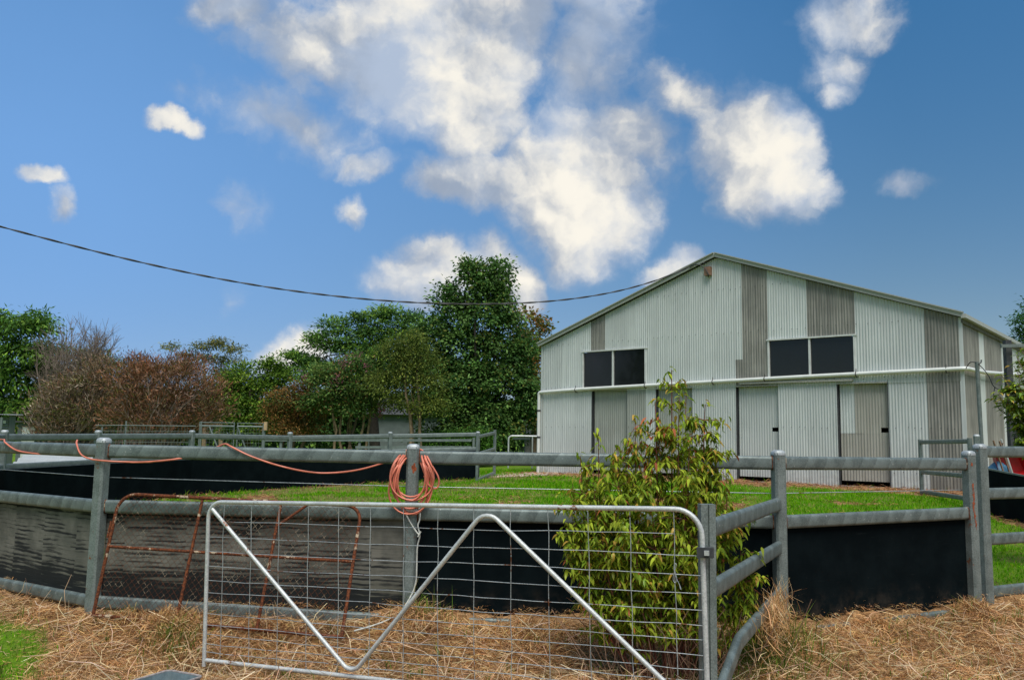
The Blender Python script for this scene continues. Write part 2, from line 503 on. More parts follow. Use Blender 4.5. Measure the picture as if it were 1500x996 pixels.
def m_attr(name, rough=0.6, trans=0.3, spec=0.3, tint=(1, 1, 1)):
    """leaf, grass and straw: colour from the piece's own 'tone' attribute, a little light passing through"""
    m, g, out = new_mat(name)
    a = attr(g, 'tone', 'Color')
    if tint != (1, 1, 1):
        a = g.mix(1.0, a, tint, 'MULTIPLY')
    b = g.n('ShaderNodeBsdfPrincipled', {'Base Color': a, 'Roughness': rough, 'Specular IOR Level': spec})
    if trans:
        t = g.n('ShaderNodeBsdfTranslucent', {'Color': a})
        mx = g.n('ShaderNodeMixShader', {0: trans, 1: b.outputs[0], 2: t.outputs[0]})
        g.t.links.new(mx.outputs[0], out.inputs[0])
    else:
        g.t.links.new(b.outputs[0], out.inputs[0])


m_attr('leaf', 0.6, 0.38, 0.15)
m_attr('blade', 0.7, 0.40, 0.06)
m_attr('straw', 0.75, 0.12, 0.2)
m_attr('twiglet', 0.95, 0.0, 0.1)


def m_leaf_plain(name, c):
    m, g, out = new_mat(name)
    co = obj_co(g)
    info = g.n('ShaderNodeObjectInfo').outputs['Random']
    col = g.mix(g.noise(co, 30.0, 2.0), tuple(v * 0.85 for v in c), tuple(min(1, v * 1.2) for v in c))
    hv = g.n('ShaderNodeHueSaturation', {'Color': col, 'Hue': g.ramp(info, 0, 1, 0.485, 0.515, False), 'Value': g.ramp(info, 0, 1, 0.75, 1.25, False)})
    b = g.n('ShaderNodeBsdfPrincipled', {'Base Color': hv.outputs[0], 'Roughness': 0.4, 'Specular IOR Level': 0.4})
    t = g.n('ShaderNodeBsdfTranslucent', {'Color': hv.outputs[0]})
    mx = g.n('ShaderNodeMixShader', {0: 0.3, 1: b.outputs[0], 2: t.outputs[0]})
    g.t.links.new(mx.outputs[0], out.inputs[0])


m_leaf_plain('leaf_lime', (0.31, 0.385, 0.030))
m_leaf_plain('leaf_green', (0.17, 0.27, 0.020))
m_leaf_plain('leaf_red', (0.44, 0.13, 0.055))
m_leaf_plain('leaf_amber', (0.46, 0.30, 0.055))
m_leaf_plain('leaf_gloss', (0.11, 0.175, 0.022))


def m_ground():
    m, g, out = new_mat('ground')
    co = obj_co(g)
    hay = attr(g, 'hay', 'Fac')
    n1 = g.noise(co, 2.4, 6.0, 0.65); n2 = g.noise(co, 26.0, 5.0, 0.7); n3 = g.noise(co, 0.4, 3.0, 0.5)
    st = g.n('ShaderNodeMapping', {'Vector': co, 'Rotation': (0, 0, 0.6), 'Scale': (22, 90, 20)}).outputs[0]
    st2 = g.n('ShaderNodeMapping', {'Vector': co, 'Rotation': (0, 0, -0.7), 'Scale': (18, 80, 20)}).outputs[0]
    fib = g.math('MAXIMUM', g.noise(st, 1.0, 4.0, 0.6), g.noise(st2, 1.0, 4.0, 0.6))
    c_hay = g.mix(g.ramp(fib, 0.40, 0.72), (0.17, 0.090, 0.038), (0.54, 0.33, 0.155))
    c_hay = g.mix(g.ramp(n1, 0.45, 0.75), c_hay, g.mix(n2, (0.11, 0.062, 0.034), (0.28, 0.16, 0.085)))
    c_gr = g.mix(g.ramp(n2, 0.35, 0.65), (0.065, 0.150, 0.004), (0.15, 0.27, 0.010))
    c_gr = g.mix(g.math('MULTIPLY', g.ramp(n1, 0.5, 0.7), 0.3), c_gr, (0.24, 0.20, 0.07))
    c_gr = g.mix(g.ramp(n3, 0.35, 0.65, 0, .35), c_gr, (0.10, 0.15, 0.025))
    k = g.ramp(g.math('ADD', hay, g.math('MULTIPLY', g.math('SUBTRACT', n1, 0.5), 0.9)), 0.3, 0.7)
    col = g.mix(k, c_gr, c_hay)
    principled(g, out, col, 0.95, 0.0, g.math('ADD', fib, n2), 0.6, 0.03, 0.15)


m_ground()

# ------------------------------------------------------------------ object helpers
XF = {}                                   # world -> local matrix of each thing


def thing(name, label, cat, loc=(0, 0, 0), rz=0.0, group=None):
    o = bpy.data.objects.new(name, None); COL.objects.link(o)
    o.empty_display_size = 0.2
    o.location = loc; o.rotation_euler = (0, 0, rz)
    o['label'] = label; o['category'] = cat
    if group:
        o['group'] = group
    XF[o] = np.linalg.inv(np.array(Matrix.Translation(loc) @ Matrix.Rotation(rz, 4, 'Z')))
    return o


def tag(o, label=None, cat=None, group=None, kind=None):
    for k, v in (('label', label), ('category', cat), ('group', group), ('kind', kind)):
        if v:
            o[k] = v
    return o


def root_of(o):
    while o is not None and o not in XF:
        o = o.parent
    return o


def link_mesh(name, me, mat=None, parent=None, world=True):
    o = bpy.data.objects.new(name, me); COL.objects.link(o)
    if mat is not None:
        me.materials.append(MATS[mat])
    if parent is not None:
        o.parent = parent
        r = root_of(parent)
        if world and r is not None:
            m = XF[r]
            n = len(me.vertices); co = np.empty(n * 3); me.vertices.foreach_get('co', co)
            co = co.reshape(-1, 3) @ m[:3, :3].T + m[:3, 3]
            me.vertices.foreach_set('co', co.ravel()); me.update()
    return o


def np_mesh(name, V, Fc, attrs=None, smooth=False):
    """mesh from numpy verts and (n,k) faces (all the same size)"""
    me = bpy.data.meshes.new(name)
    V = np.ascontiguousarray(V, np.float32); Fc = np.ascontiguousarray(Fc, np.int32)
    n, k = Fc.shape
    me.vertices.add(len(V)); me.vertices.foreach_set('co', V.ravel())
    me.loops.add(n * k); me.loops.foreach_set('vertex_index', Fc.ravel())
    me.polygons.add(n); me.polygons.foreach_set('loop_start', np.arange(0, n * k, k, dtype=np.int32))
    if smooth:
        me.polygons.foreach_set('use_smooth', np.ones(n, bool))
    for nm, (typ, arr) in (attrs or {}).items():
        a = me.attributes.new(nm, typ, 'POINT')
        key = {'FLOAT': 'value', 'FLOAT_VECTOR': 'vector', 'FLOAT_COLOR': 'color'}[typ]
        a.data.foreach_set(key, np.ascontiguousarray(arr, np.float32).ravel())
    me.update(calc_edges=True)
    return me


class MB:
    """collects pieces of ONE part and links them as one mesh object"""

    def __init__(self):
        self.v = []; self.f = []; self.fl = []

    def add(self, V, Fc, flow=None):
        o = len(self.v)
        self.v.extend([tuple(map(float, p)) for p in V])
        self.f.extend([tuple(int(i) + o for i in q) for q in Fc])
        self.fl.extend(flow if flow is not None else [(0.0, 0.0, 0.0)] * len(V))
        return self

    def box(self, c, size, ux=(1, 0, 0), uy=(0, 1, 0), uz=(0, 0, 1)):
        c = np.array(c, float); ux, uy, uz = (np.array(q, float) for q in (ux, uy, uz))
        a, b, d = size[0] / 2, size[1] / 2, size[2] / 2
        V = [c + ux * i * a + uy * j * b + uz * k * d for k in (-1, 1) for j in (-1, 1) for i in (-1, 1)]
        return self.add(V, [(0, 2, 3, 1), (4, 5, 7, 6), (0, 1, 5, 4), (2, 6, 7, 3), (0, 4, 6, 2), (1, 3, 7, 5)])

    def beam(self, p, q, w, h, up=(0, 0, 1)):
        p, q = np.array(p, float), np.array(q, float)
        d = q - p; L = np.linalg.norm(d); d /= L
        s = np.cross(d, up); s /= np.linalg.norm(s); t = np.cross(s, d)
        return self.box((p + q) / 2, (L, w, h), d, s, t)

    def sweep(self, path, prof, up=None, closed=False, caps=True, scale=None):
        """profile (list of (side, up)) carried along a path"""
        P = np.array(path, float); n = len(P); k = len(prof)
        T = np.zeros_like(P)
        T[1:-1] = P[2:] - P[:-2]; T[0] = P[1] - P[0]; T[-1] = P[-1] - P[-2]
        if closed:
            T[0] = P[1] - P[-1]; T[-1] = P[0] - P[-2]
        T /= np.linalg.norm(T, axis=1)[:, None]
        if up is not None:
            U0 = np.array(up, float)
        else:
            U0 = np.array((0, 0, 1.0)) if abs(T[0][2]) < 0.9 else np.array((0, 1.0, 0))
        V = []; flow = []; L = 0.0; U = U0
        for i in range(n):
            t = T[i]
            if i:
                L += np.linalg.norm(P[i] - P[i - 1])
            U = (U0 if up is not None else U) - t * ((U0 if up is not None else U) @ t)
            U /= np.linalg.norm(U)
            S = np.cross(t, U)
            # keep the wall of a mitred corner at its own width
            sc = 1.0 if scale is None else scale[i]
            for (a, b) in prof:
                V.append(P[i] + S * a * sc + U * b * sc); flow.append((L, b, a))
        Fc = []
        for i in range(n if closed else n - 1):
            j = (i + 1) % n
            for m in range(k):
                Fc.append((i * k + m, i * k + (m + 1) % k, j * k + (m + 1) % k, j * k + m))
        if caps and not closed:
            Fc.append(tuple(range(k - 1, -1, -1))); Fc.append(tuple((n - 1) * k + m for m in range(k)))
        return self.add(V, Fc, flow)

    def tube(self, path, r, n=8, closed=False, caps=True, scale=None):
        prof = [(r * math.cos(2 * PI * i / n), r * math.sin(2 * PI * i / n)) for i in range(n)]
        return self.sweep(path, prof, None, closed, caps, scale)

    def build(self, name, mat, parent=None, smooth=35, world=True):
        me = bpy.data.meshes.new(name)
        me.from_pydata(self.v, [], self.f)
        if any(q != (0.0, 0.0, 0.0) for q in self.fl[:9]) or len(self.fl) and any(self.fl[-1]):
            a = me.attributes.new('flow', 'FLOAT_VECTOR', 'POINT')
            a.data.foreach_set('vector', np.array(self.fl, np.float32).ravel())
        if smooth:
            me.shade_smooth(); me.set_sharp_from_angle(angle=math.radians(smooth))
        me.update()
        return link_mesh(name, me, mat, parent, world)


def arc(c, a, b, r, n=6):
    """points of a fillet at corner c coming from a going to b (3-D)"""
    c, a, b = (np.array(q, float) for q in (c, a, b))
    d1 = (a - c) / np.linalg.norm(a - c); d2 = (b - c) / np.linalg.norm(b - c)
    ang = math.acos(np.clip(d1 @ d2, -1, 1)); t = r / math.tan(ang / 2)
    p, q = c + d1 * t, c + d2 * t
    m = (d1 + d2) / np.linalg.norm(d1 + d2); ctr = c + m * (r / math.sin(ang / 2))
    out = []
    va, vb = p - ctr, q - ctr
    tot = math.acos(np.clip((va @ vb) / (r * r), -1, 1))
    for i in range(n + 1):
        f = i / n
        out.append(ctr + (math.sin((1 - f) * tot) * va + math.sin(f * tot) * vb) / math.sin(tot))
    return out


OVAL = []
for _i in range(9):
    _t = PI * _i / 8
    OVAL.append((0.030 * math.cos(_t), 0.035 + 0.030 * math.sin(_t)))
for _i in range(9):
    _t = PI + PI * _i / 8
    OVAL.append((0.030 * math.cos(_t), -0.035 + 0.030 * math.sin(_t)))


def oval(h, w):
    return [(a * w / 0.060, b * h / 0.130) for a, b in OVAL]


def xyz(p, z):
    return (p[0], p[1], z)


# ------------------------------------------------------------------ ground
def build_ground():
    def axis(lo, a, b, hi, step, n):
        near = np.arange(a, b + 1e-6, step)
        k = np.linspace(0, 1, n)[1:] ** 2.6
        return np.concatenate([(a + (lo - a) * k)[::-1], near, b + (hi - b) * k])
    xs = axis(-1500, -11.0, 14.0, 1500, 0.11, 16)
    ys = axis(-300, 3.4, 31.0, 2500, 0.11, 16)
    X, Y = np.meshgrid(xs, ys)
    Z = gz(X, Y)
    hay = hay_f(X, Y)
    nx, ny = len(xs), len(ys)
    i = (np.arange(ny - 1)[:, None] * nx + np.arange(nx - 1)[None, :]).ravel()
    Fc = np.stack([i, i + 1, i + nx + 1, i + nx], 1)
    me = np_mesh('ground', np.stack([X.ravel(), Y.ravel(), Z.ravel()], 1), Fc, {'hay': ('FLOAT', hay.ravel())}, True)
    o = link_mesh('ground', me, 'ground')
    tag(o, kind='structure')
    # pale gravel path beyond the far gate
    n = 40
    V = []
    for k in range(n):
        t = k / (n - 1); x = -1.1 + 6.0 * t * 0.45
        yb = 27.1 + 0.9 * t; yt = yb + 1.5 + 0.35 * math.sin(5 * t)
        for m in range(9):
            y = yb + (yt - yb) * m / 8 + 0.12 * math.sin(k * 1.7) * (m in (0, 8))
            V.append((x, y, float(gz(x, y)) + 0.012))
    Fc = [(k * 9 + m, (k + 1) * 9 + m, (k + 1) * 9 + m + 1, k * 9 + m + 1) for k in range(n - 1) for m in range(8)]
    me = np_mesh('path', np.array(V), np.array(Fc), None, True)
    tag(link_mesh('path', me, 'gravel'), kind='structure')


build_ground()

# ------------------------------------------------------------------ barn
B_EAVE, B_APEX, B_BASE, B_DEPTH = 4.86, 7.165, 0.42, 17.0


def gable(s):
    return B_APEX - (B_APEX - B_EAVE) * abs(s - BL / 2) / (BL / 2)


def corrugated(parent, s0, s1, zb, zt, mat, face='front', off=0.0, pitch=0.0762, amp=0.0115, name='corrugated_sheet', sub=6):
    """one corrugated sheet; zt is a number or a function of s"""
    step = pitch / sub
    ss = [s0] + [k * step for k in range(int(math.ceil(s0 / step + 1e-6)), int(math.floor(s1 / step - 1e-6)) + 1)] + [s1]
    if callable(zt) and s0 < BL / 2 < s1:
        ss = sorted(ss + [BL / 2])
    V = []
    for s in ss:
        w = amp * math.cos(2 * PI * s / pitch)
        top = zt(s) if callable(zt) else zt
        for z in (zb, top):
            if face == 'front':
                V.append((s, -off - w, z))
            elif face == 'side':
                V.append((BL + off + w, s, z))
    k = len(ss)
    Fc = [(2 * i, 2 * i + 2, 2 * i + 3, 2 * i + 1) for i in range(k - 1)]
    b = MB().add(V, Fc)
    o = b.build(name, mat, parent, smooth=80, world=False)
    return o


def build_barn():
    T = thing('barn', 'big gabled barn of white and grey corrugated iron behind the yard', 'barn',
              (BA[0], BA[1], 0.0), math.atan2(BU[1], BU[0]))
    X0 = lambda b, name, mat, par=T, sm=35: b.build(name, mat, par, sm, world=False)
    # slab and dark shell inside
    X0(MB().box((BL / 2, B_DEPTH / 2, 0.30), (BL - .1, B_DEPTH - .1, 0.52)), 'slab', 'concrete')
    # upper front cladding: spans with their own paint
    W1 = (1.69, 4.12, 3.36, 4.54); W2 = (8.10, 10.53, 3.47, 4.54)
    ZU = 3.24

    def spans(lst, top, bottom, off):
        for (a, b, mat) in lst:
            n = max(1, int(round((b - a) / 0.762)))
            for k in range(n):
                p, q = a + (b - a) * k / n, a + (b - a) * (k + 1) / n
                corrugated(T, p, q, bottom, top, mat, 'front', off + 0.003 * (k % 2))
    up = lambda s: gable(s) - 0.03
    spans([(0.03, W1[0], 'sheet_white')], up, ZU, 0.012)
    spans([(W1[0], 2.01, 'sheet_white'), (2.01, 2.58, 'sheet_grey'), (2.58, W1[1], 'sheet_white')], up, W1[3], 0.012)
    spans([(W1[1], 7.11, 'sheet_white')], up, ZU, 0.012)
    spans([(7.11, 7.33, 'sheet_white')], up, 4.04, 0.012); spans([(7.11, 7.33, 'sheet_grey')], 4.06, ZU, 0.010)
    spans([(7.33, W2[0], 'sheet_grey')], up, ZU, 0.013)
    spans([(W2[0], 9.24, 'sheet_white'), (9.24, W2[1], 'sheet_grey')], up, W2[3], 0.012)
    spans([(W2[1], 12.25, 'sheet_white'), (12.25, BL - .01, 'sheet_grey')], up, ZU, 0.012)
    for w in (W1, W2):   # strip under each window
        spans([(w[0], w[1], 'sheet_white')], w[2], ZU, 0.012)
    # lower front cladding between the doors
    spans([(0.03, 2.06, 'sheet_white'), (3.40, 4.09, 'sheet_dull'), (4.09, 4.46, 'sheet_white'), (5.70, 7.10, 'sheet_white'),
           (8.37, 10.01, 'sheet_white'), (11.30, 12.25, 'sheet_white'), (12.25, BL - .01, 'sheet_grey')], ZU + 0.04, B_BASE, 0.0)
    # doors, set back in their openings
    DR = 0.11

    def door(s0, s1, pieces, hole=None, label=None):
        d = MB()
        d.box(((s0 + s1) / 2, DR + 0.035, 1.97), (s1 - s0 - .02, 0.03, 2.54))
        if hole:      # stiles leave the hand hole open
            d = MB()
            d.box(((s0 + hole[0]) / 2, DR + 0.035, 1.97), (hole[0] - s0 - .02, 0.03, 2.54))
            d.box(((hole[0] + s1) / 2 - .005, DR + 0.035, (0.70 + hole[2]) / 2), (s1 - hole[0] - .012, 0.03, hole[2] - 0.70))
            d.box(((hole[0] + s1) / 2 - .005, DR + 0.035, (3.24 + hole[3]) / 2), (s1 - hole[0] - .012, 0.03, 3.24 - hole[3]))
        D = X0(d, 'sliding_door', 'timber_grey')
        if label:
            D['label'] = label
        for (a, b, z0, z1, mat) in pieces:
            n = max(1, int(round((b - a) / 0.762)))
            for k in range(n):
                corrugated(D, a + (b - a) * k / n, a + (b - a) * (k + 1) / n, z0, z1, mat, 'front', -DR + 0.002 * (k % 2))
        # jambs and head of the opening
        for s in (s0 - 0.012, s1 + 0.012):
            X0(MB().box((s, DR / 2 + 0.005, 1.88), (0.022, DR + .02, 2.9)), 'door_jamb', 'dark_steel')
        X0(MB().box(((s0 + s1) / 2, 0.02, 3.262), (s1 - s0 + .03, 0.12, 0.035)), 'door_head', 'sheet_tan')

    door(2.07, 3.40, [(2.09, 3.39, 0.69, 3.25, 'sheet_dull')])
    door(4.47, 5.69, [(4.49, 5.68, 0.69, 3.25, 'sheet_dull')])
    door(7.115, 8.36, [(7.13, 8.14, 0.69, 3.25, 'sheet_white'), (8.14, 8.35, 0.69, 1.97, 'sheet_white'), (8.14, 8.35, 2.085, 3.25, 'sheet_white')],
         (8.14, 8.35, 1.97, 2.085), 'white door with a hand hole, third along')
    door(10.02, 11.29, [(10.04, 10.42, 1.92, 3.25, 'sheet_white'), (10.42, 11.08, 1.92, 3.25, 'sheet_tan'), (11.08, 11.28, 1.92, 1.965, 'sheet_tan'),
                        (11.08, 11.28, 2.09, 3.25, 'sheet_tan'), (10.04, 11.28, 0.69, 1.94, 'sheet_tan')],
         (11.08, 11.28, 1.965, 2.09), 'patched tan and white door with a hand hole, nearest the corner')
    # rail above the third door / under second window
    X0(MB().box((8.85, -0.06, 3.345), (3.2, 0.07, 0.055)), 'door_track', 'sheet_tan')

    # windows
    for w in (W1, W2):
        a, b, z0, z1 = w
        fb = MB()
        fw = 0.045
        fb.box(((a + b) / 2, -0.02, z1 + 0.012), (b - a + .06, 0.09, 0.04)); fb.box(((a + b) / 2, -0.02, z0 - .012), (b - a + .06, 0.09, 0.04))
        fb.box((a + fw / 2, -0.015, (z0 + z1) / 2), (fw, 0.07, z1 - z0 - .02)); fb.box((b - fw / 2, -0.015, (z0 + z1) / 2), (fw, 0.07, z1 - z0 - .02))
        wn = X0(fb, 'window', 'paint_white')
        X0(MB().box(((a + b) / 2 + (-.02), -0.012, (z0 + z1) / 2), (0.05, 0.06, z1 - z0 - .02)), 'mullion', 'paint_white', wn)
        for (p, q) in ((a + fw, (a + b) / 2 - .045), ((a + b) / 2 + .005, b - fw)):
            X0(MB().box(((p + q) / 2, 0.02, (z0 + z1) / 2), (q - p, 0.008, z1 - z0 - .04)), 'pane', 'glass', wn)
    # side wall (right) sheets
    side = [(0.05, 2.03, 'sheet_grey'), (2.03, 2.65, 'sheet_white'), (2.65, 4.98, 'sheet_grey'), (4.98, 5.70, 'sheet_white'),
            (5.70, 6.14, 'sheet_grey'), (6.14, 7.50, 'sheet_white'), (7.5, 7.8, 'sheet_grey'), (7.8, 9.3, 'sheet_white'), (9.3, 12.3, 'sheet_grey'),
            (12.3, 13.1, 'sheet_white'), (13.1, B_DEPTH - .02, 'sheet_grey')]
    for (a, b, mat) in side:
        n = max(1, int(round((b - a) / 0.762)))
        for k in range(n):
            p, q = a + (b - a) * k / n, a + (b - a) * (k + 1) / n
            corrugated(T, p, q, 3.42, B_EAVE - .02, mat, 'side', 0.012 + .003 * (k % 2))
            corrugated(T, p, q, B_BASE, 3.46, mat, 'side', 0.002 * (k % 2))
    # inner lining keeps the interior dark; left and back walls
    for c, sz in (((0.04, B_DEPTH / 2, 2.6), (0.04, B_DEPTH, 4.4)), ((BL / 2, B_DEPTH - .03, 2.6), (BL - .1, 0.04, 4.4)), ((BL - .06, B_DEPTH / 2, 2.6), (0.03, B_DEPTH - .2, 4.4))):
        X0(MB().box(c, sz), 'wall', 'sheet_dull')
    # gable at the back
    X0(MB().add([(0, B_DEPTH - .01, 4.7), (BL, B_DEPTH - .01, 4.7), (BL, B_DEPTH - .01, B_EAVE), (BL / 2, B_DEPTH - .01, B_APEX), (0, B_DEPTH - .01, B_EAVE)],
                [(0, 1, 2, 3, 4)]), 'wall', 'sheet_dull')
    # roof: two slopes with thickness
    for sgn in (-1, 1):
        e = BL / 2 + sgn * (BL / 2 + 0.10)
        ze = gable(e) + 0.05
        m = BL / 2
        zt = B_APEX + 0.05
        y0, y1 = -0.10, B_DEPTH + .1
        V = [(m, y0, zt), (e, y0, ze), (e, y1, ze), (m, y1, zt)]
        V += [(x, y, z + 0.03) for x, y, z in V]
        X0(MB().add(V, [(0, 3, 2, 1), (4, 5, 6, 7), (0, 1, 5, 4), (1, 2, 6, 5), (2, 3, 7, 6), (3, 0, 4, 7)]), 'roof', 'roof_zinc')
        # barge board: flashing over a deeper folded face
        b = MB(); d = np.array((e - m, 0, ze - zt)); d = d / np.linalg.norm(d); nrm = np.array((-d[2], 0, d[0])); nrm = nrm if nrm[2] > 0 else -nrm
        p, q = np.array((m, -0.13, zt)), np.array((e, -0.13, ze))
        b.beam(p + nrm * -0.01, q + nrm * -0.01, 0.05, 0.105, nrm)
        X0(b, 'barge_board', 'barge')
        b = MB(); b.beam(p + nrm * 0.055 + (0, -.01, 0), q + nrm * 0.055 + (0, -.01, 0), 0.12, 0.03, nrm)
        X0(b, 'barge_flashing', 'barge')
    # gutter along the right eave
    X0(MB().beam((BL + .12, -0.16, B_EAVE - .02), (BL + .12, B_DEPTH, B_EAVE - .02), 0.11, 0.10), 'gutter', 'barge')
    X0(MB().beam((BL + .05, -0.02, B_EAVE - .13), (BL + .05, B_DEPTH, B_EAVE - .13), 0.04, 0.10), 'fascia', 'timber_grey')
    # corner flashings
    X0(MB().box((BL + .005, -0.012, 2.65), (0.10, 0.012, 4.36)).box((BL + .032, 0.05, 2.65), (0.012, 0.10, 4.36)), 'corner_flashing', 'sheet_white')
    X0(MB().box((0.0, -0.012, 2.65), (0.07, 0.03, 4.36)), 'corner_flashing', 'sheet_white')
    # long white drain pipe, falling to the left corner
    r = 0.055
    pts = [(-0.06, -0.09, 0.45), (-0.06, -0.09, 3.12)] + arc((-0.06, -0.09, 3.24), (-0.06, -0.09, 2.9), (2.0, -0.09, 3.31), 0.07)[1:]
    pts += [(1.7, -0.09, 3.31), (5.4, -0.09, 3.392), (9.5, -0.09, 3.48)]
    pts += arc((BL + .12, -0.10, 3.54), (11, -0.09, 3.51), (BL + .12, 2.0, 3.58), 0.12)
    pts += [(BL + .12, 2.0, 3.59), (BL + .12, 6.5, 3.84), (BL + .12, 16.0, 4.3)]
    pipe = X0(MB().tube(pts, r, 12), 'drain_pipe', 'pvc', sm=60)
    for s, z in ((1.47, 3.295), (4.12, 3.362), (6.42, 3.413), (8.02, 3.447), (10.55, 3.50), (12.74, 3.532)):
        X0(MB().tube([(s - .012, -0.09, z), (s + .012, -0.09, z)], r + .008, 12).box((s, -0.09, z + .09), (0.012, 0.02, 0.09)).box((s, -0.05, z - .075), (0.02, 0.09, 0.02)),
           'pipe_clip', 'clip', pipe)
    for z in (1.72, 2.62):
        X0(MB().tube([(-0.06, -0.09, z - .03), (-0.06, -0.09, z + .03)], r + .008, 12), 'pipe_clip', 'clip', pipe)
    # meter box and cable loop under the ridge
    X0(MB().box((6.30, -0.09, 6.74), (0.20, 0.13, 0.26)), 'junction_box', 'box_brown')
    lp = [(5.75, -0.18, 6.93), (5.95, -0.2, 6.97), (6.12, -0.2, 6.93), (6.27, -0.19, 6.80), (6.36, -0.17, 6.62), (6.33, -0.15, 6.55)]
    X0(MB().tube(lp, 0.016, 6), 'cable_loop', 'cable')
    X0(MB().tube([(5.75, -0.10, 6.93), (6.05, -0.14, 7.02), (6.25, -0.14, 6.98)], 0.014, 6), 'cable_bracket', 'dark_steel')
    # roofing screws in rows
    rng = random.Random(3)
    b = MB()
    for z, off in ((2.08, 0.013), (4.84, 0.026), (6.15, 0.026), (3.38, .026), (0.95, 0.013)):
        s = 0.2
        while s < BL - .1:
            ok = z < gable(s) - .12
            for (a, c) in ((2.0, 3.43), (4.43, 5.72), (7.08, 8.39), (10.0, 11.32)):
                if a < s < c and z < 3.3:
                    ok = False
            if ok:
                zz = z + rng.uniform(-.025, .025); r_ = 0.014
                b.add([(s - r_, -off, zz), (s, -off, zz - r_), (s + r_, -off, zz), (s, -off, zz + r_), (s, -off - .012, zz)],
                      [(0, 1, 4), (1, 2, 4), (2, 3, 4), (3, 0, 4)])
            s += 0.0762 * rng.choice((2, 3, 3, 4))
    tag(X0(b, 'roofing_screws', 'dark_steel'), kind='stuff')
    return T


build_barn()

# overhead cable from the left to the barn
def build_cable():
    e = np.append(BA + BU * 5.75 - BN * 0.20, 6.93)
    a = at(0, 331, 19.0); m = at(430, 425, 22.0); m2 = at(700, 446, 23.3)
    ctrl = np.array([at(-260, 268, 17.5), a, at(215, 388, 20.6), m, at(580, 441.5, 22.8), m2, at(800, 442, 24.1), at(905, 426, 24.8), e])
    d = np.r_[0, np.cumsum(np.linalg.norm(np.diff(ctrl, axis=0), axis=1))]
    u = np.linspace(0, d[-1], 420)
    # smooth by fitting low polynomials
    C = np.stack([np.polyval(np.polyfit(d, ctrl[:, i], 5), u) for i in range(3)], 1)
    C[-1] = e
    ph = u * 2 * PI / 1.15
    t = thing('overhead_cable', 'black twisted overhead cable sagging across the sky to the barn gable', 'cable', tuple(C[0]))
    for k in (0, PI):
        off = np.stack([0 * u, 0.012 * np.cos(ph + k), 0.012 * np.sin(ph + k)], 1)
        MB().tube(C + off, 0.0135, 5).build('cable_strand', 'cable', t, 60)


build_cable()

# ------------------------------------------------------------------ round yard fence
def post_mesh(b, p, z0, z1, w=0.115, ang=0.0, mat=None):
    c = 0.018; h = w / 2
    prof = [(h, -h + c), (h, h - c), (h - c, h), (-h + c, h), (-h, h - c), (-h, -h + c), (-h + c, -h), (h - c, -h)]
    ca, sa = math.cos(ang), math.sin(ang)
    V = []
    for z in (z0, z1):
        for (x, y) in prof:
            V.append((p[0] + x * ca - y * sa, p[1] + x * sa + y * ca, z))
    Fc = [(i, (i + 1) % 8, 8 + (i + 1) % 8, 8 + i) for i in range(8)] + [tuple(range(7, -1, -1)), tuple(range(8, 16))]
    b.add(V, Fc)


def cap_mesh(b, p, z, w=0.125, ang=0.0, h=0.03):
    ca, sa = math.cos(ang), math.sin(ang)
    V = []; k = 12
    for (r, zz) in ((w / 2, z - .02), (w / 2, z), (w / 2 * .86, z + h * .6), (w / 2 * .5, z + h)):
        for i in range(k):
            t = 2 * PI * i / k + PI / 12
            x = math.copysign(abs(math.cos(t)) ** .55, math.cos(t)) * r; y = math.copysign(abs(math.sin(t)) ** .55, math.sin(t)) * r
            V.append((p[0] + x * ca - y * sa, p[1] + x * sa + y * ca, zz))
    Fc = [(l * k + i, l * k + (i + 1) % k, (l + 1) * k + (i + 1) % k, (l + 1) * k + i) for l in range(3) for i in range(k)]
    Fc.append(tuple(3 * k + i for i in range(k)))
    b.add(V, Fc)


def add_post(T, p, z0, z1, ang, mat='galv_post', w=0.115, label=None):
    b = MB(); post_mesh(b, p, z0, z1, w, ang)
    o = b.build('post', mat, T, 30)
    if label:
        o['label'] = label
    b = MB(); cap_mesh(b, p, z1, w + .008, ang)
    b.build('post_cap', 'cap', o, 40)
    return o


def add_rail(T, a, b, z0, z1, inset=0.05, h=0.13, w=0.06, mat='galv', name='rail', n=2):
    a, b = np.array(a), np.array(b)
    d = (b - a) / np.linalg.norm(b - a)
    p, q = np.append(a + d * inset, z0), np.append(b - d * inset, z1)
    path = [p + (q - p) * i / (n - 1) for i in range(n)]
    return MB().sweep(path, oval(h, w), up=(0, 0, 1)).build(name, mat, T, 40)


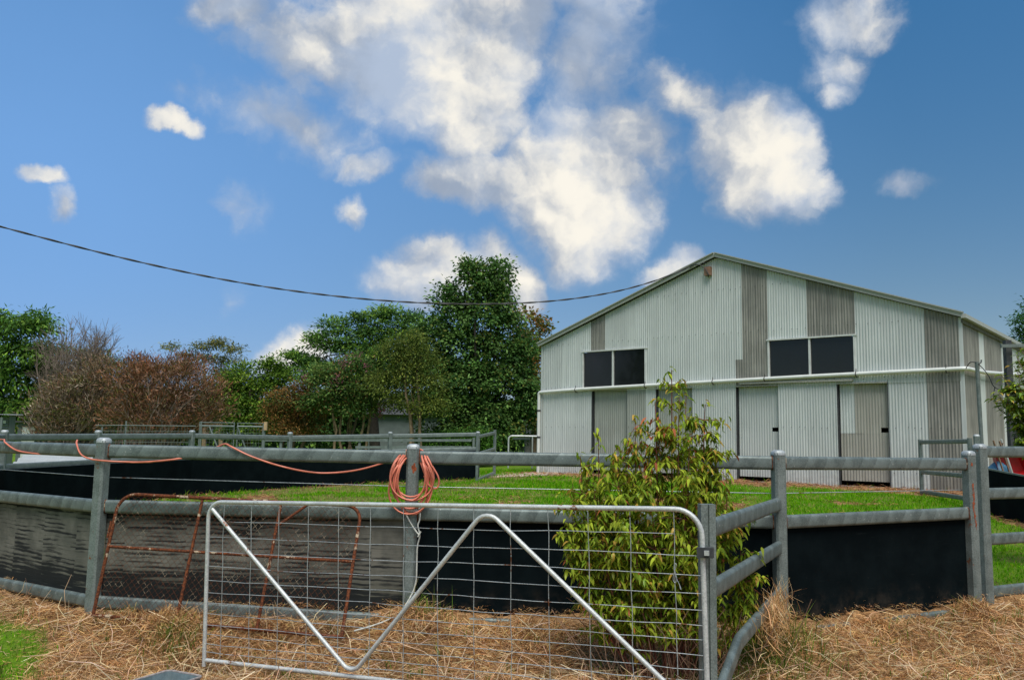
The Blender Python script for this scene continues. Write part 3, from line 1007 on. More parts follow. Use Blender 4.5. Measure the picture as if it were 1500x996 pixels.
def rubber(T, a, b, zt0, zt1, zb0, zb1, mat, off=0.0, u0=0.0, label=None, sag=0.0, ins=0.05):
    """rubber belting between rails: a sheet with thickness and a slight belly"""
    a, b = np.array(a), np.array(b); L = np.linalg.norm(b - a); d = (b - a) / L; nrm = np.array((-d[1], d[0]))
    nu, nv = 14, 7
    V = []; flow = []
    for lay in (0, 1):
        for i in range(nu + 1):
            for j in range(nv + 1):
                u, v = i / nu, j / nv
                zt = zt0 + (zt1 - zt0) * u; zb = zb0 + (zb1 - zb0) * u
                z = zb + (zt - zb) * v
                belly = 0.022 * math.sin(PI * v) * (math.sin(u * 7 + u0) * .6 + .4) + sag * (1 - v) * math.sin(u * 9 + 1) * .02
                p = a + d * (ins + (L - 2 * ins) * u) + nrm * (off + belly + 0.012 * lay)
                V.append((p[0], p[1], z)); flow.append((u0 + L * u + 1e-4, z, 0.0))
    N = (nu + 1) * (nv + 1); Fc = []
    ix = lambda l, i, j: l * N + i * (nv + 1) + j
    for i in range(nu):
        for j in range(nv):
            Fc.append((ix(0, i, j), ix(0, i + 1, j), ix(0, i + 1, j + 1), ix(0, i, j + 1)))
            Fc.append((ix(1, i, j), ix(1, i, j + 1), ix(1, i + 1, j + 1), ix(1, i + 1, j)))
    for i in range(nu):
        Fc.append((ix(0, i, nv), ix(0, i + 1, nv), ix(1, i + 1, nv), ix(1, i, nv))); Fc.append((ix(0, i, 0), ix(1, i, 0), ix(1, i + 1, 0), ix(0, i + 1, 0)))
    for j in range(nv):
        Fc.append((ix(0, 0, j), ix(0, 0, j + 1), ix(1, 0, j + 1), ix(1, 0, j))); Fc.append((ix(0, nu, j), ix(1, nu, j), ix(1, nu, j + 1), ix(0, nu, j + 1)))
    o = MB().add(V, Fc, flow).build('rubber_panel', mat, T, 60)
    if label:
        o['label'] = label
    return o


def angle_of(a, b):
    return math.atan2(b[1] - a[1], b[0] - a[0])


def build_ring():
    T = thing('round_yard_fence', 'round horse yard of galvanised rails with black rubber walls around the grass', 'fence', (0.3, 17.0, 0.2))
    # near side
    tops = {P0: 1.555, P1: 1.545, P2: 1.535, P3: 1.535, P4: 1.555}
    rail_z = {P0: 1.445, P1: 1.445, P2: 1.435, P3: 1.44, P4: 1.44}
    low_z = {P0: 0.915, P1: 0.915, P2: 0.905, P3: 0.885, P4: 0.925}
    bot_z = {P0: 0.0, P1: 0.02, P2: -0.09, P3: -0.16, P4: -0.10}
    ptl = {P2: 'post with a rust patch, carrying the hose coil', P4: 'post with peeling rusty streaks down its side'}
    near = [P0, P1, P2, P3, P4]
    angs = [-.75, -.35, 0.0, 0.20, 0.42]
    for p, an in zip(near, angs):
        o = add_post(T, p, -0.5, tops[p], an, label=ptl.get(p))
        if p is P4:   # rust on the weld side
            fl = MB()
            ca, sa = math.cos(an), math.sin(an)
            for zz, hh, ww, xo in ((1.44, .06, .04, -.03), (1.20, .13, .036, -.024), (1.10, .16, .044, -.018), (0.99, .14, .034, -.030), (0.90, .15, .036, -.014), (1.03, .06, .06, -.022), (.81, .12, .028, -.002)):
                x = xo; y = -0.0595
                k = 9; V = []
                for i in range(k):
                    t = 2 * PI * i / k; rr = 0.75 + 0.4 * math.sin(i * 2.7 + zz * 9)
                    xx = x + ww / 2 * math.cos(t) * rr
                    V.append((p[0] + xx * ca - y * sa, p[1] + xx * sa + y * ca, zz + hh / 2 * math.sin(t) * rr))
                y -= .002
                V.append((p[0] + x * ca - y * sa, p[1] + x * sa + y * ca, zz))
                fl.add(V, [(i, (i + 1) % k, k) for i in range(k)])
            fl.build('rust_streak', 'rust_flake', o, 60)
        if p is P2:
            fl = MB(); k = 12; V = []
            for i in range(k):
                t = 2 * PI * i / k; rr = 0.7 + .5 * abs(math.sin(i * 2.1 + 1))
                V.append((p[0] + .018 + .022 * rr * math.cos(t), p[1] - .0585, 1.335 + .045 * rr * math.sin(t)))
            V.append((p[0] + .018, p[1] - .0600, 1.335)); fl.add(V, [(i, (i + 1) % k, k) for i in range(k)])
            fl.build('rust_patch', 'rust_flake', o, 60)
    u = 0.0
    for a, b in zip(near[:-1], near[1:]):
        for zs in (rail_z, low_z):
            a_, b_ = np.array(a), np.array(b); d_ = (b_ - a_) / np.linalg.norm(b_ - a_)
            for p_, sg, z_ in ((a_, 1, zs[a]), (b_, -1, zs[b])):
                q_ = p_ + d_ * sg * .060
                MB().sweep([np.append(q_, z_), np.append(q_ + d_ * sg * .009, z_)], oval(.136, .067), up=(0, 0, 1)).build('weld', 'rust', T, 40)
        add_rail(T, a, b, rail_z[a], rail_z[b])
        add_rail(T, a, b, low_z[a], low_z[b])
        add_rail(T, a, b, bot_z[a], bot_z[b], h=0.12)
        worn = b in (P1, P2)
        e = b
        rubber(T, a, b, low_z[a] - .03, low_z[b] - .03, bot_z[a] + .03, bot_z[b] + .03, 'rubber_worn' if worn else 'rubber', 0.045 if worn else .03, u,
               'worn rubber panel, pale with black lines' if worn else 'black rubber panel')
        u += math.hypot(b[0] - a[0], b[1] - a[1])
    # single wire strung along the yard between the posts
    w = MB()
    wz = [1.20, 1.19, 1.155, 1.15, 1.165]
    w.tube([xyz((p[0] * .995, p[1] + .065), z) for p, z in zip(near, wz)], 0.004, 5)
    w.build('wire', 'gate_wire', T, 60)
    # left and far side
    far = [P0] + LW
    for i, p in enumerate(far):
        if i == 0:
            continue
        g0 = float(ground0(p[0], p[1])); top = g0 + (1.555 if i < 5 else 1.49 - .03 * (i - 5))
        add_post(T, p, g0 - .4, top, angle_of(far[i - 1], p), 'galv_far')
    for a, b in zip(far[:-1], far[1:]):
        ga, gb = float(ground0(*a)), float(ground0(*b))
        k = lambda p, g_: g_ + (1.445 if p[1] < 23 else 1.36)
        add_rail(T, a, b, k(a, ga), k(b, gb), mat='galv_far')
        add_rail(T, a, b, ga + .915, gb + .915, mat='galv_far')
        rubber(T, a, b, ga + .88, gb + .88, ga - .05, gb - .05, 'rubber', -0.085, u, ins=-0.03)
        u += 3
    # right side beyond the corner
    right = [Q1, Q2, Q3]
    for i, p in enumerate(right):
        g0 = float(ground0(*p)); add_post(T, p, g0 - .4, g0 + 1.5, 1.2, 'galv_far')
    for a, b in zip(right[:-1], right[1:]):
        ga, gb = float(ground0(*a)), float(ground0(*b))
        rubber(T, a, b, ga + .82, gb + .86, ga - .1, gb - .1, 'rubber', 0.0, u)
        MB().beam(xyz(a, ga + .83), xyz(b, gb + .87), 0.03, 0.03).build('rail', 'galv_far', T)


build_ring()


def build_rail_gate():
    """four-rail panel right of the corner post"""
    T = thing('rail_panel', 'four rail galvanised panel running off to the right of the corner post', 'fence panel', xyz(Q0, 0))
    add_post(T, Q0, -0.45, 1.63, 0.46, w=0.12)
    for z in (1.575, 1.12, 0.63, 0.075):
        add_rail(T, Q0, Q1, z, z + .01, h=0.125)


build_rail_gate()


def build_panel(name, label, a, b, za, zb, H, rails, T_w=0.07, rail_h=0.085, group=None, skew=None, mat='galv_far'):
    """an open yard gate: two uprights and rails at the given heights"""
    T = thing(name, label, 'gate', (a[0], a[1], za), 0, group)
    for p, z in ((a, za), (b, zb)):
        bm = MB(); post_mesh(bm, p, z, z + H, T_w, angle_of(a, b)); bm.build('upright', mat, T, 30)
    for f in rails:
        add_rail(T, a, b, za + H * f, zb + H * f, inset=T_w / 2 - .005, h=rail_h, w=.045, mat=mat)
    return T


# far left gate, standing open; right gate, standing open in front of the barn
g_ = float(ground0(-1.0, 26.6))
build_panel('yard_gate', 'small galvanised rail gate standing open at the far end of the yard fence', (-0.98, 25.9), (-0.50, 27.9), .33, .47, 1.46, (.05, .58, .93), .085, .105)
gq = float(ground0(*Q3))
build_panel('yard_gate', 'galvanised rail gate standing open against the barn corner', (9.93, 20.95), (9.49, 17.85), .49, .51, 1.30, (.04, .40, .95), .085, .10)

# ------------------------------------------------------------------ wing fence with the hinge post
GP = (1.285, 5.68)                       # hinge post of the front gate


def build_wing():
    T = thing('wing_fence', 'short three rail wing joining the gate hinge post to the yard fence', 'fence', xyz(GP, -0.33))
    # channel-section hinge post with a groove down its face
    p = GP; ang = 0.10; w, dpt = 0.098, 0.07
    prof = [(-w / 2, -dpt / 2), (-.006, -dpt / 2), (-.004, -dpt / 2 + .012), (.004, -dpt / 2 + .012), (.006, -dpt / 2), (w / 2, -dpt / 2), (w / 2, dpt / 2), (-w / 2, dpt / 2)]
    ca, sa = math.cos(ang), math.sin(ang); V = []
    for z in (-.6, 1.225):
        for x, y in prof:
            V.append((p[0] + x * ca - y * sa, p[1] + x * sa + y * ca, z))
    k = len(prof)
    MB().add(V, [(i, (i + 1) % k, k + (i + 1) % k, k + i) for i in range(k)] + [tuple(range(k, 2 * k))]).build('hinge_post', 'galv_post', T, 30)
    add_rail(T, GP, P3, 1.06, 1.055, inset=.045, h=.125)
    add_rail(T, GP, P3, 0.665, 0.655, inset=.045, h=.125)
    a, b = np.array(GP), np.array(P3)
    q = lambda t, z: np.append(a + (b - a) * t, z)
    path = [q(.985, .235), q(.33, .165), q(.06, -.03), q(.03, -.10)]
    MB().sweep([path[0], q(.325, .168), q(.05, -.09)], oval(.125, .06), up=(0, 0, 1)).build('bent_rail', 'galv', T, 25)


build_wing()


# ------------------------------------------------------------------ front mesh gate
def build_gate():
    TL = at(306, 735, 7.30); BLc = at(299, 967, 7.30); TR = at(1027, 746, 5.62)
    dn = BLc - TL
    BR = TR + dn + np.array((0.0, 0, 0.0))
    H = np.linalg.norm(dn)
    T = thing('mesh_gate', 'long galvanised tube gate with wire mesh and zigzag brace in front', 'gate', tuple(BLc))
    r = 0.0172
    ax = (TR - TL); Lg = np.linalg.norm(ax); ax = ax / Lg; dv = dn / H
    P = lambda s, b: TL + (TR - TL) * s + dn * (1 - b)          # s along, b up (0..1)
    path = [P(0, -0.035)] + arc(TL, BLc, TR, 0.135, 7) + arc(TR, TL, BR, 0.17, 8) + [P(1, -0.03)]
    MB().tube(path, r, 10).build('frame', 'gate_tube', T, 60)
    MB().tube([P(0.006, 0.003), P(.997, 0.003)], r, 10).build('bottom_tube', 'gate_tube', T, 60)
    nrm = np.cross(ax, dv); nrm = nrm / np.linalg.norm(nrm); nrm = nrm if nrm[1] < 0 else -nrm

    def on_plane(px, py):
        s_ = sight(px, py); o = np.array((0, 0, EYE))
        t = ((TL - o) @ nrm) / (s_ @ nrm); v = o + s_ * t - TL
        M = np.array([[ax @ ax, ax @ dv], [ax @ dv, dv @ dv]]); a, c = np.linalg.solve(M, [v @ ax, v @ dv])
        return a / Lg, 1 - c / H
    # zigzag brace
    k1 = on_plane(517, 983); k2 = on_plane(713, 746)
    A0, A1, A2, A3 = P(0.012, .955), P(k1[0], .015), P(k2[0], .985), P(.985, .01)
    zig = [A0] + arc(A1, A0, A2, 0.10, 6) + arc(A2, A1, A3, 0.12, 6) + [A3]
    zig = [z + nrm * 0.012 for z in zig]
    MB().tube(zig, 0.0165, 10).build('brace', 'gate_tube', T, 60)
    # wires: verticals and horizontals, each its own piece
    vx = [328, 369, 409.5, 452, 497, 543, 592, 642, 694, 748, 803.5, 862, 923, 987]
    rng = random.Random(5)
    ss = [on_plane(x, 775)[0] for x in vx]
    for s in ss:
        jit = [P(s + rng.uniform(-.0012, .0012), b) + nrm * 0.006 for b in np.linspace(0.0, .985, 9)]
        MB().tube(jit, 0.0027, 5).build('mesh_wire', 'gate_wire', T, 60)
    for i, b in enumerate((.872, .772, .679, .590, .504, .429, .358, .289, .222, .164, .108, .058)):
        s0, s1 = (ss[0], ss[-1]) if i == 0 else (0.004, .996)
        pts = [P(s, b + rng.uniform(-.0035, .0035) + 0.004 * math.sin(s * 9 + i)) for s in np.linspace(s0, s1, 22)]
        MB().tube(pts, 0.0027, 5).build('mesh_wire', 'gate_wire', T, 60)
    # hinge strap and bolt
    c = P(1.0, .79) + nrm * .012
    b = MB(); b.box(c + ax * .02, (0.10, 0.045, 0.065), ax, nrm, -dv); o = b.build('hinge_strap', 'dark_steel', T, 30)
    b = MB(); b.box(c + ax * .035 + nrm * .028, (0.03, .02, .03), ax, nrm, -dv); b.build('bolt', 'gate_tube', o, 30)
    # twist of loose tie wire on the mesh
    q0 = P(ss[-1], .70); tw = []
    for i in range(34):
        t = i / 33; tw.append(q0 + nrm * .012 + ax * (.012 * math.sin(t * 17) + .09 * max(0, t - .55)) + dv * (.07 * math.sin(t * 9) + .06 * t))
    MB().tube(tw, .0018, 4).build('tie_wire', 'gate_wire', T, 60)


build_gate()


# ------------------------------------------------------------------ rusty gate leaning on the fence
def build_rusty():
    bl = np.array((-3.80, 8.12, -0.05)); br = np.array((-1.44, 7.72, -0.12))
    tl = at(176, 723, 8.33); tr = at(530, 741, 8.235)
    T = thing('rusty_gate', 'old rusty tube gate with chain wire leaning on the worn rubber panels', 'gate', tuple(bl))
    path = [bl] + arc(tl, bl, tr, .17, 8) + arc(tr, tl, br, .15, 8) + [br]
    MB().tube(path, .0165, 8).build('frame', 'rust', T, 60)
    P = lambda s, b: (bl * (1 - s) + br * s) * (1 - b) + (tl * (1 - s) + tr * s) * b
    MB().tube([P(0, .01), P(1, .01)], .0165, 8).build('bottom_tube', 'rust', T, 60)
    MB().tube([P(0.005, .56), P(.995, .56)], .014, 8).build('bar', 'rust', T, 60)
    for s in (.345, .67):
        MB().tube([P(s, .01), P(s, .985)], .015, 8).build('bar', 'rust', T, 60)
    MB().tube([P(.67, .80), P(.78, .99)], .013, 8).build('brace', 'rust', T, 60)
    MB().tube([P(-.012, .63), P(-.012, .77)], .011, 8).build('latch', 'rust', T, 60)
    # chain wire: two families of zigzag strands
    b = MB(); n = 46; rng = random.Random(2); nn = np.cross(br - bl, tl - bl); nn /= np.linalg.norm(nn)
    W_, H_ = np.linalg.norm(br - bl), np.linalg.norm(tl - bl); cell = 0.062
    for fam in (0, 1):
        for k in range(-int(H_ / cell) - 1, int(W_ / cell) + 1):
            x0 = k * cell; pts = []
            m = 26
            for i in range(m + 1):
                v = H_ * i / m; xx = x0 + (v if fam == 0 else H_ - v) * .95
                if 0.01 < xx < W_ - .01 and not (v > H_ - .13 and (xx < .08 or xx > W_ - .08)):
                    s, h_ = xx / W_, v / H_
                    pts.append(P(s, min(h_, .985)) + nn * (.004 + .003 * fam + .004 * math.sin(v * 40 + k)))
            if len(pts) > 2:
                b.tube(pts, .0015, 3, caps=False)
    tag(b.build('chain_wire', 'rust', T, 60), kind='stuff')


build_rusty()


# ------------------------------------------------------------------ hoses and rope
def smooth_path(ctrl, n):
    """Catmull-Rom through control points"""
    C = np.array(ctrl, float); C = np.vstack([2 * C[0] - C[1], C, 2 * C[-1] - C[-2]])
    out = []
    m = len(C) - 3
    for i in range(m):
        p0, p1, p2, p3 = C[i:i + 4]
        for t in np.linspace(0, 1, n, endpoint=(i == m - 1)):
            out.append(.5 * ((2 * p1) + (-p0 + p2) * t + (2 * p0 - 5 * p1 + 4 * p2 - p3) * t * t + (-p0 + 3 * p1 - 3 * p2 + p3) * t ** 3))
    return np.array(out)


def build_hose():
    rng = random.Random(4)
    # coil hung over the hose post
    cx, cy = P2[0] + .005, P2[1] - .07
    T = thing('hose_coil', 'coil of orange garden hose hung over the middle fence post', 'hose', (cx, cy, 1.0))
    pts = []
    loops = 11
    per = 30
    for i in range(loops * per + 1):
        t = i / per; k = int(t); th = 2 * PI * t
        k_ = t / loops
        a = 0.168 + .038 * math.sin(k * 2.3 + 1) + .008 * math.sin(t * 3)
        top = 1.525 - .06 * abs(math.sin(k * 1.9)); bot = 0.985 + .085 * math.sin(k * 2.7 + .6)
        zc, hz = (top + bot) / 2, (top - bot) / 2
        x = a * math.sin(th) * (1 + .16 * -math.cos(th)); z = zc + hz * math.cos(th)
        lean = .02 * math.cos(th) * math.sin(k * 1.3)
        y = -.012 - .022 * (k % 4) + .010 * math.sin(th * 2 + k)
        # over the top the loop passes behind the post head
        beh = float(sstep(.55, .95, math.cos(th)))
        y = y * (1 - beh) + (.16 + .015 * (k % 3)) * beh
        pts.append((cx + x + lean, cy + y, z))
    tail = [(cx + .19, cy - .03, 1.36), (cx + .25, cy - .04, 1.26), (cx + .255, cy - .04, 1.18), (cx + .22, cy - .05, 1.15), (cx + .16, cy - .06, 1.19), (cx + .12, cy - .06, 1.27)]
    MB().tube(pts, .0088, 6).build('hose_loops', 'hose', T, 60)
    MB().tube(smooth_path(tail, 8), .0088, 6).build('hose_end', 'hose', T, 60)
    # the long hose wound loosely along the top rail
    def rail_pt(px):
        r = sight(px, 655)
        best = None
        for a, b in ((P0, P1), (P1, P2)):
            a_, b_ = np.array(a), np.array(b); d = b_ - a_
            M = np.array([[r[0], -d[0]], [r[1], -d[1]]]); t, s = np.linalg.solve(M, a_)
            if -.3 <= s <= 1.3 and (best is None or abs(s - .5) < best[0]):
                nn = np.array((d[1], -d[0])) / np.linalg.norm(d); best = (abs(s - .5), t, nn)
        return best[1], best[2]
    ctrl = []
    def put(px, py, side, dz=0):
        t, nn = rail_pt(px); p = at(px, py, t)
        off = nn * {'back': -.047, 'front': .047, 'post': .095, 'top': 0}[side]
        ctrl.append((p[0] + off[0], p[1] + off[1], p[2] + dz))
    put(-60, 664, 'back'); put(-20, 647, 'back'); put(5, 643.6, 'top'); put(14, 648, 'front'); put(30, 659, 'front'); put(52, 663.5, 'front'); put(66, 665, 'top'); put(80, 664, 'back')
    put(102, 652, 'back'); put(113, 644.8, 'top'); put(119, 650, 'front'); put(132, 665, 'post'); put(147, 672.2, 'post'); put(164, 674.8, 'post'); put(186, 676.2, 'front'); put(215, 676.5, 'front'); put(250, 673.5, 'front'); put(274, 669.5, 'top'); put(292, 664, 'back')
    put(315, 655, 'back'); put(330, 650.2, 'top'); put(341, 654, 'front'); put(370, 668, 'front'); put(410, 681.5, 'front'); put(452, 690.5, 'front'); put(485, 692.3, 'front'); put(525, 688, 'front'); put(562, 677.6, 'top'); put(580, 668, 'back')
    C = smooth_path(ctrl, 6)
    H = thing('draped_hose', 'thin orange hose looped along the top rail left of the coil', 'hose', tuple(C[0]))
    MB().tube(C, .0088, 6).build('hose_line', 'hose', H, 60)
    # pale rope knotted on the same post
    y = P2[1] - .075
    R = thing('rope', 'pale rope tied round the middle post and trailing into the hay', 'rope', (P2[0], y, .9))
    X = P2[0]
    a = smooth_path([(X - .055, y, .93), (X + .03, y - .012, .935), (X + .085, y, .93), (X + .09, y - .01, .86), (X + .075, y - .02, .80), (X + .095, y - .02, .71), (X + .075, y - .015, .6), (X + .075, y - .02, .42), (X + .07, y - .02, .28), (X + .03, y - .05, .16), (X - .06, y - .16, .03), (X - .2, y - .3, -.03), (X - .42, y - .42, -.08)], 7)
    MB().tube(a, .0075, 6).build('rope_tail', 'rope', R, 60)
    a = smooth_path([(X - .05, y, .92), (X - .005, y - .01, .84), (X + .045, y - .02, .77), (X + .085, y - .03, .725), (X + .105, y - .03, .75), (X + .08, y - .035, .70)], 7)
    MB().tube(a, .0075, 6).build('rope_knot', 'rope', R, 60)
    a = smooth_path([(X - .055, y, .945), (X + .0, y - .016, .95), (X + .06, y, .945)], 6)
    MB().tube(a, .011, 6).build('rope_turn', 'rope', R, 60)


build_hose()


# ------------------------------------------------------------------ feed tub in the front
def build_tub():
    c = at(247, 982, 6.25) + np.array((.055, -.10, 0.0))
    T = thing('feed_tub', 'open grey blue rectangular tub in the hay before the gate', 'tub', (c[0], c[1] - .12, -.36))
    ang = -.45
    ca, sa = math.cos(ang), math.sin(ang)
    def ringp(wx, wy, z, k=3):
        pts = []
        r = .035
        for (sx_, sy_) in ((1, 1), (-1, 1), (-1, -1), (1, -1)):
            a0 = math.atan2(sy_, sx_) - PI / 4
            for i in range(k + 1):
                a = a0 + PI / 2 * i / k
                x, y = sx_ * (wx / 2 - r) + r * math.cos(a), sy_ * (wy / 2 - r) + r * math.sin(a)
                pts.append((c[0] + x * ca - y * sa, c[1] - .14 + x * sa + y * ca, z))
        return pts
    L1, L2 = .32, .40
    rings = [ringp(L1 * .86, L2 * .86, -.36), ringp(L1, L2, c[2]), ringp(L1 - .012, L2 - .012, c[2]), ringp(L1 * .84, L2 * .84, -.33)]
    V = [p for r_ in rings for p in r_]; k = len(rings[0])
    Fc = [(l * k + i, l * k + (i + 1) % k, (l + 1) * k + (i + 1) % k, (l + 1) * k + i) for l in range(3) for i in range(k)]
    Fc += [tuple(range(k - 1, -1, -1)), tuple(3 * k + i for i in range(k))]
    MB().add(V, Fc).build('tub_body', 'tub', T, 40)
    rim = ringp(L1 + .002, L2 + .002, c[2] + .001)
    MB().tube(rim, .008, 6, closed=True).build('rim', 'tub_rim', T, 60)


build_tub()


# ------------------------------------------------------------------ things beyond the yard
def build_far():
    # little iron shed at the left edge
    Y = 25.5
    x1 = sx(23, Y); x0 = x1 - 2.6
    g0 = float(gz(x1, Y))
    T = thing('small_shed', 'low grey corrugated shed with skillion roof at the left edge', 'shed', (x1, Y, g0))
    zt = 2.02
    for k in range(10):
        z0, z1 = g0 - .05 + k * .2, g0 - .05 + (k + 1) * .2
        V = []; n = 16
        for i in range(n + 1):
            z = z0 + (min(z1, zt) - z0) * i / n; w = .01 * math.cos(2 * PI * z / .095)
            V += [(x0, Y - w, z), (x1, Y - w, z)]
        if z0 < zt:
            MB().add(V, [(2 * i, 2 * i + 1, 2 * i + 3, 2 * i + 2) for i in range(n)]).build('corrugated_sheet', 'sheet_shed', T, 80)
    MB().box(((x1 + .01), Y + .16, g0 + .9), (.03, .30, 2.2)).build('wall', 'sheet_shed', T)
    V = []; xs = np.linspace(x0 - .1, x1 + .14, 90)
    for x in xs:
        w = .012 * math.cos(2 * PI * x / .0762)
        V += [(x, Y - .35, zt + .08 + w), (x, Y + .5, zt + .10 + w)]
    MB().add(V, [(2 * i, 2 * i + 2, 2 * i + 3, 2 * i + 1) for i in range(len(xs) - 1)]).build('roof', 'roof_zinc', T, 80)
    MB().box((sx(16, Y), Y - .02, zt - .13), (.14, .02, .09)).build('vent', 'pvc', T)
    MB().box((sx(21.5, Y), Y - .3, (zt + g0) / 2), (.06, .05, zt - g0)).build('post', 'galv_far', T)
    # stack of pale roofing sheets
    Y = 20.2; xa, xb = sx(23, Y), sx(124, Y); gg = float(gz((xa + xb) / 2, Y))
    T = thing('roofing_stack', 'stacked pale corrugated roofing sheets lying behind the left yard wall', 'roofing sheets', ((xa + xb) / 2, Y, gg))
    for k, (dz, dx) in enumerate(((0.0, 0.0), (.035, .04), (.07, -.02))):
        V = []; ys = np.linspace(0, .75, 40)
        for yy in ys:
            w = .045 * math.cos(2 * PI * yy / .19)
            V += [(xa + dx, Y + yy, .62 + yy * .45 + dz + w), (xb + dx, Y + yy, .62 + yy * .45 + dz + w)]
        MB().add(V, [(2 * i, 2 * i + 1, 2 * i + 3, 2 * i + 2) for i in range(39)]).build('sheet', 'sheet_pale', T, 80)
    for x in (xa + .2, xb - .2):
        MB().box((x, Y + .4, gg + .27), (.12, .6, .54)).build('trestle', 'timber_grey', T)
    # pale hut door and paling fence under the shrubs
    Y = 34.0; xa, xb = sx(37, Y), sx(63, Y)
    T = thing('garden_hut', 'pale weathered hut half hidden under the left shrubs', 'hut', ((xa + xb) / 2, Y, .1))
    MB().box(((xa + xb) / 2, Y + .5, 1.0), (xb - xa, 1.0, 1.95)).build('wall', 'house_wall', T)
    MB().box(((xa + xb) / 2, Y + .45, 2.0), (xb - xa + .15, 1.25, .06)).build('roof', 'roof_grey', T)
    MB().box(((xa + xb) / 2 + .1, Y - .015, .95), (.5, .03, 1.7)).build('door', 'paint_white', T)
    T = thing('paling_fence', 'dark weathered picket fence below the brown bushes', 'fence', (sx(68, Y), Y, .1))
    rng = random.Random(6)
    for k in range(26):
        x = sx(66 + k * 4.3, Y)
        MB().box((x, Y + .2, 1.0 + rng.uniform(-.04, .04)), (.075, .02, 1.9)).build('paling', 'timber_grey', T)
    for z in (.5, 1.5):
        MB().box(((sx(66, Y) + sx(174, Y)) / 2, Y + .24, z), (sx(174, Y) - sx(66, Y), .04, .08)).build('fence_rail', 'timber_grey', T)
    # wire fence on thin steel posts
    Y = 30.0
    T = thing('wire_fence', 'fine wire fence on thin steel posts in front of the brown bush', 'fence', (sx(240, Y), Y, .15))
    for px, top in ((150, 625), (185, 616.5), (295, 617)):
        p = at(px, top, Y); MB().tube([(p[0], Y, .0), (p[0], Y, p[2])], .028, 6).build('post', 'galv_far', T, 60)
    z_t = at(240, 624, Y)[2]
    for k in range(8):
        z = z_t - k * .19
        MB().tube([(sx(150, Y), Y - .03, z - .02), (sx(185, Y), Y - .03, z), (sx(295, Y), Y - .03, z + .02)], .014 if k == 0 else .006, 4).build('wire', 'galv_far', T, 60)
    b = MB()
    for x in np.arange(sx(187, Y), sx(294, Y), .11):
        b.tube([(x, Y - .03, z_t - 1.4), (x, Y - .03, z_t)], .004, 3, caps=False)
    tag(b.build('mesh_uprights', 'galv_far', T, 60), kind='stuff')
    # pair of mesh gates
    Y = 31.0
    grp = 'mesh gates beyond the far yard fence'
    for (pa, pb, dg, lab) in ((300, 350, (314, 331), 'left of two wire mesh gates beyond the far yard fence'), (355, 392.5, (354.5, 371), 'right of two wire mesh gates beyond the yard fence, by a tan block')):
        a, b_ = sx(pa, Y), sx(pb, Y); zt = at(345, 619.5, Y)[2]; zm = at(345, 624.5, Y)[2]; zb = .42
        T = thing('field_gate', lab, 'gate', (a, Y, zb - .2), 0, grp)
        MB().tube([(a, Y, zb), (a, Y, zt), (b_, Y, zt), (b_, Y, zb), (a, Y, zb)], .028, 6).build('frame', 'galv_far', T, 60)
        MB().tube([(a, Y, zm), (b_, Y, zm)], .04, 6).build('rail', 'galv_far', T, 60)
        MB().tube([(sx(dg[0], Y), Y - .03, zm), (sx(dg[1], Y) + .25, Y - .03, zb)], .03, 6).build('brace', 'galv_far', T, 60)
        m = MB()
        for x in np.arange(a + .08, b_, .10):
            m.tube([(x, Y, zb), (x, Y, zm)], .004, 3, caps=False)
        for z in np.arange(zb + .08, zm, .12):
            m.tube([(a, Y, z), (b_, Y, z)], .004, 3, caps=False)
        tag(m.build('wire_mesh', 'galv_far', T, 60), kind='stuff')
    T = thing('gate_post', 'pale gate post with a tan timber block at the mesh gates', 'post', (sx(394, Y), Y, .2))
    MB().box((sx(393.6, Y), Y - .02, 1.05), (.09, .09, 1.9)).build('post_body', 'galv_far', T)
    MB().box((sx(396.3, Y), Y - .07, at(396, 624, Y)[2]), (.10, .12, .30)).build('timber_block', 'timber_tan', T)
    # second rail fence further back
    Y = 33.5
    T = thing('back_rail_fence', 'low galvanised rail fence between the yard and the trees', 'fence', (sx(540, Y), Y, .3))
    for px in (412, 527, 614, 694):
        p = at(px, 641, Y); b = MB(); post_mesh(b, (p[0], Y), .2, p[2], .10, 0); b.build('post', 'galv_far', T, 30)
    for (pa, pb, py) in ((395, 527, 644.5), (527, 614, 655), (527, 694, 644.8), (614, 694, 655)):
        za, zb = at(pa, py, Y)[2], at(pb, py, Y)[2]
        MB().beam((sx(pa, Y), Y - .07, za), (sx(pb, Y), Y - .07, zb), .045, .095).build('rail', 'galv_far', T)
    # tubular gate left of the barn
    Y = 33.0
    T = thing('tube_gate', 'light tubular gate just left of the barn corner', 'gate', (sx(748, Y), Y, .55))
    a, b_, zt = sx(747.5, Y), sx(812, Y), at(765, 638.5, Y)[2]
    MB().tube([(a, Y, .55)] + arc((a, Y, zt), (a, Y, .5), (b_, Y, zt), .14, 5) + [(b_, Y, zt)], .035, 6).build('frame', 'gate_tube', T, 60)
    MB().tube([(sx(782, Y), Y, .55), (sx(782, Y), Y, zt)], .03, 6).build('bar', 'gate_tube', T, 60)
    MB().beam((sx(754, Y), Y + .1, zt - .1), (sx(779, Y), Y + .1, zt - .1), .04, .08).build('rail', 'galv_far', T)
    MB().beam((a, Y, .75), (b_, Y, .75), .04, .05).build('rail', 'galv_far', T)
    # houses half seen through the trees
    Y = 50.0
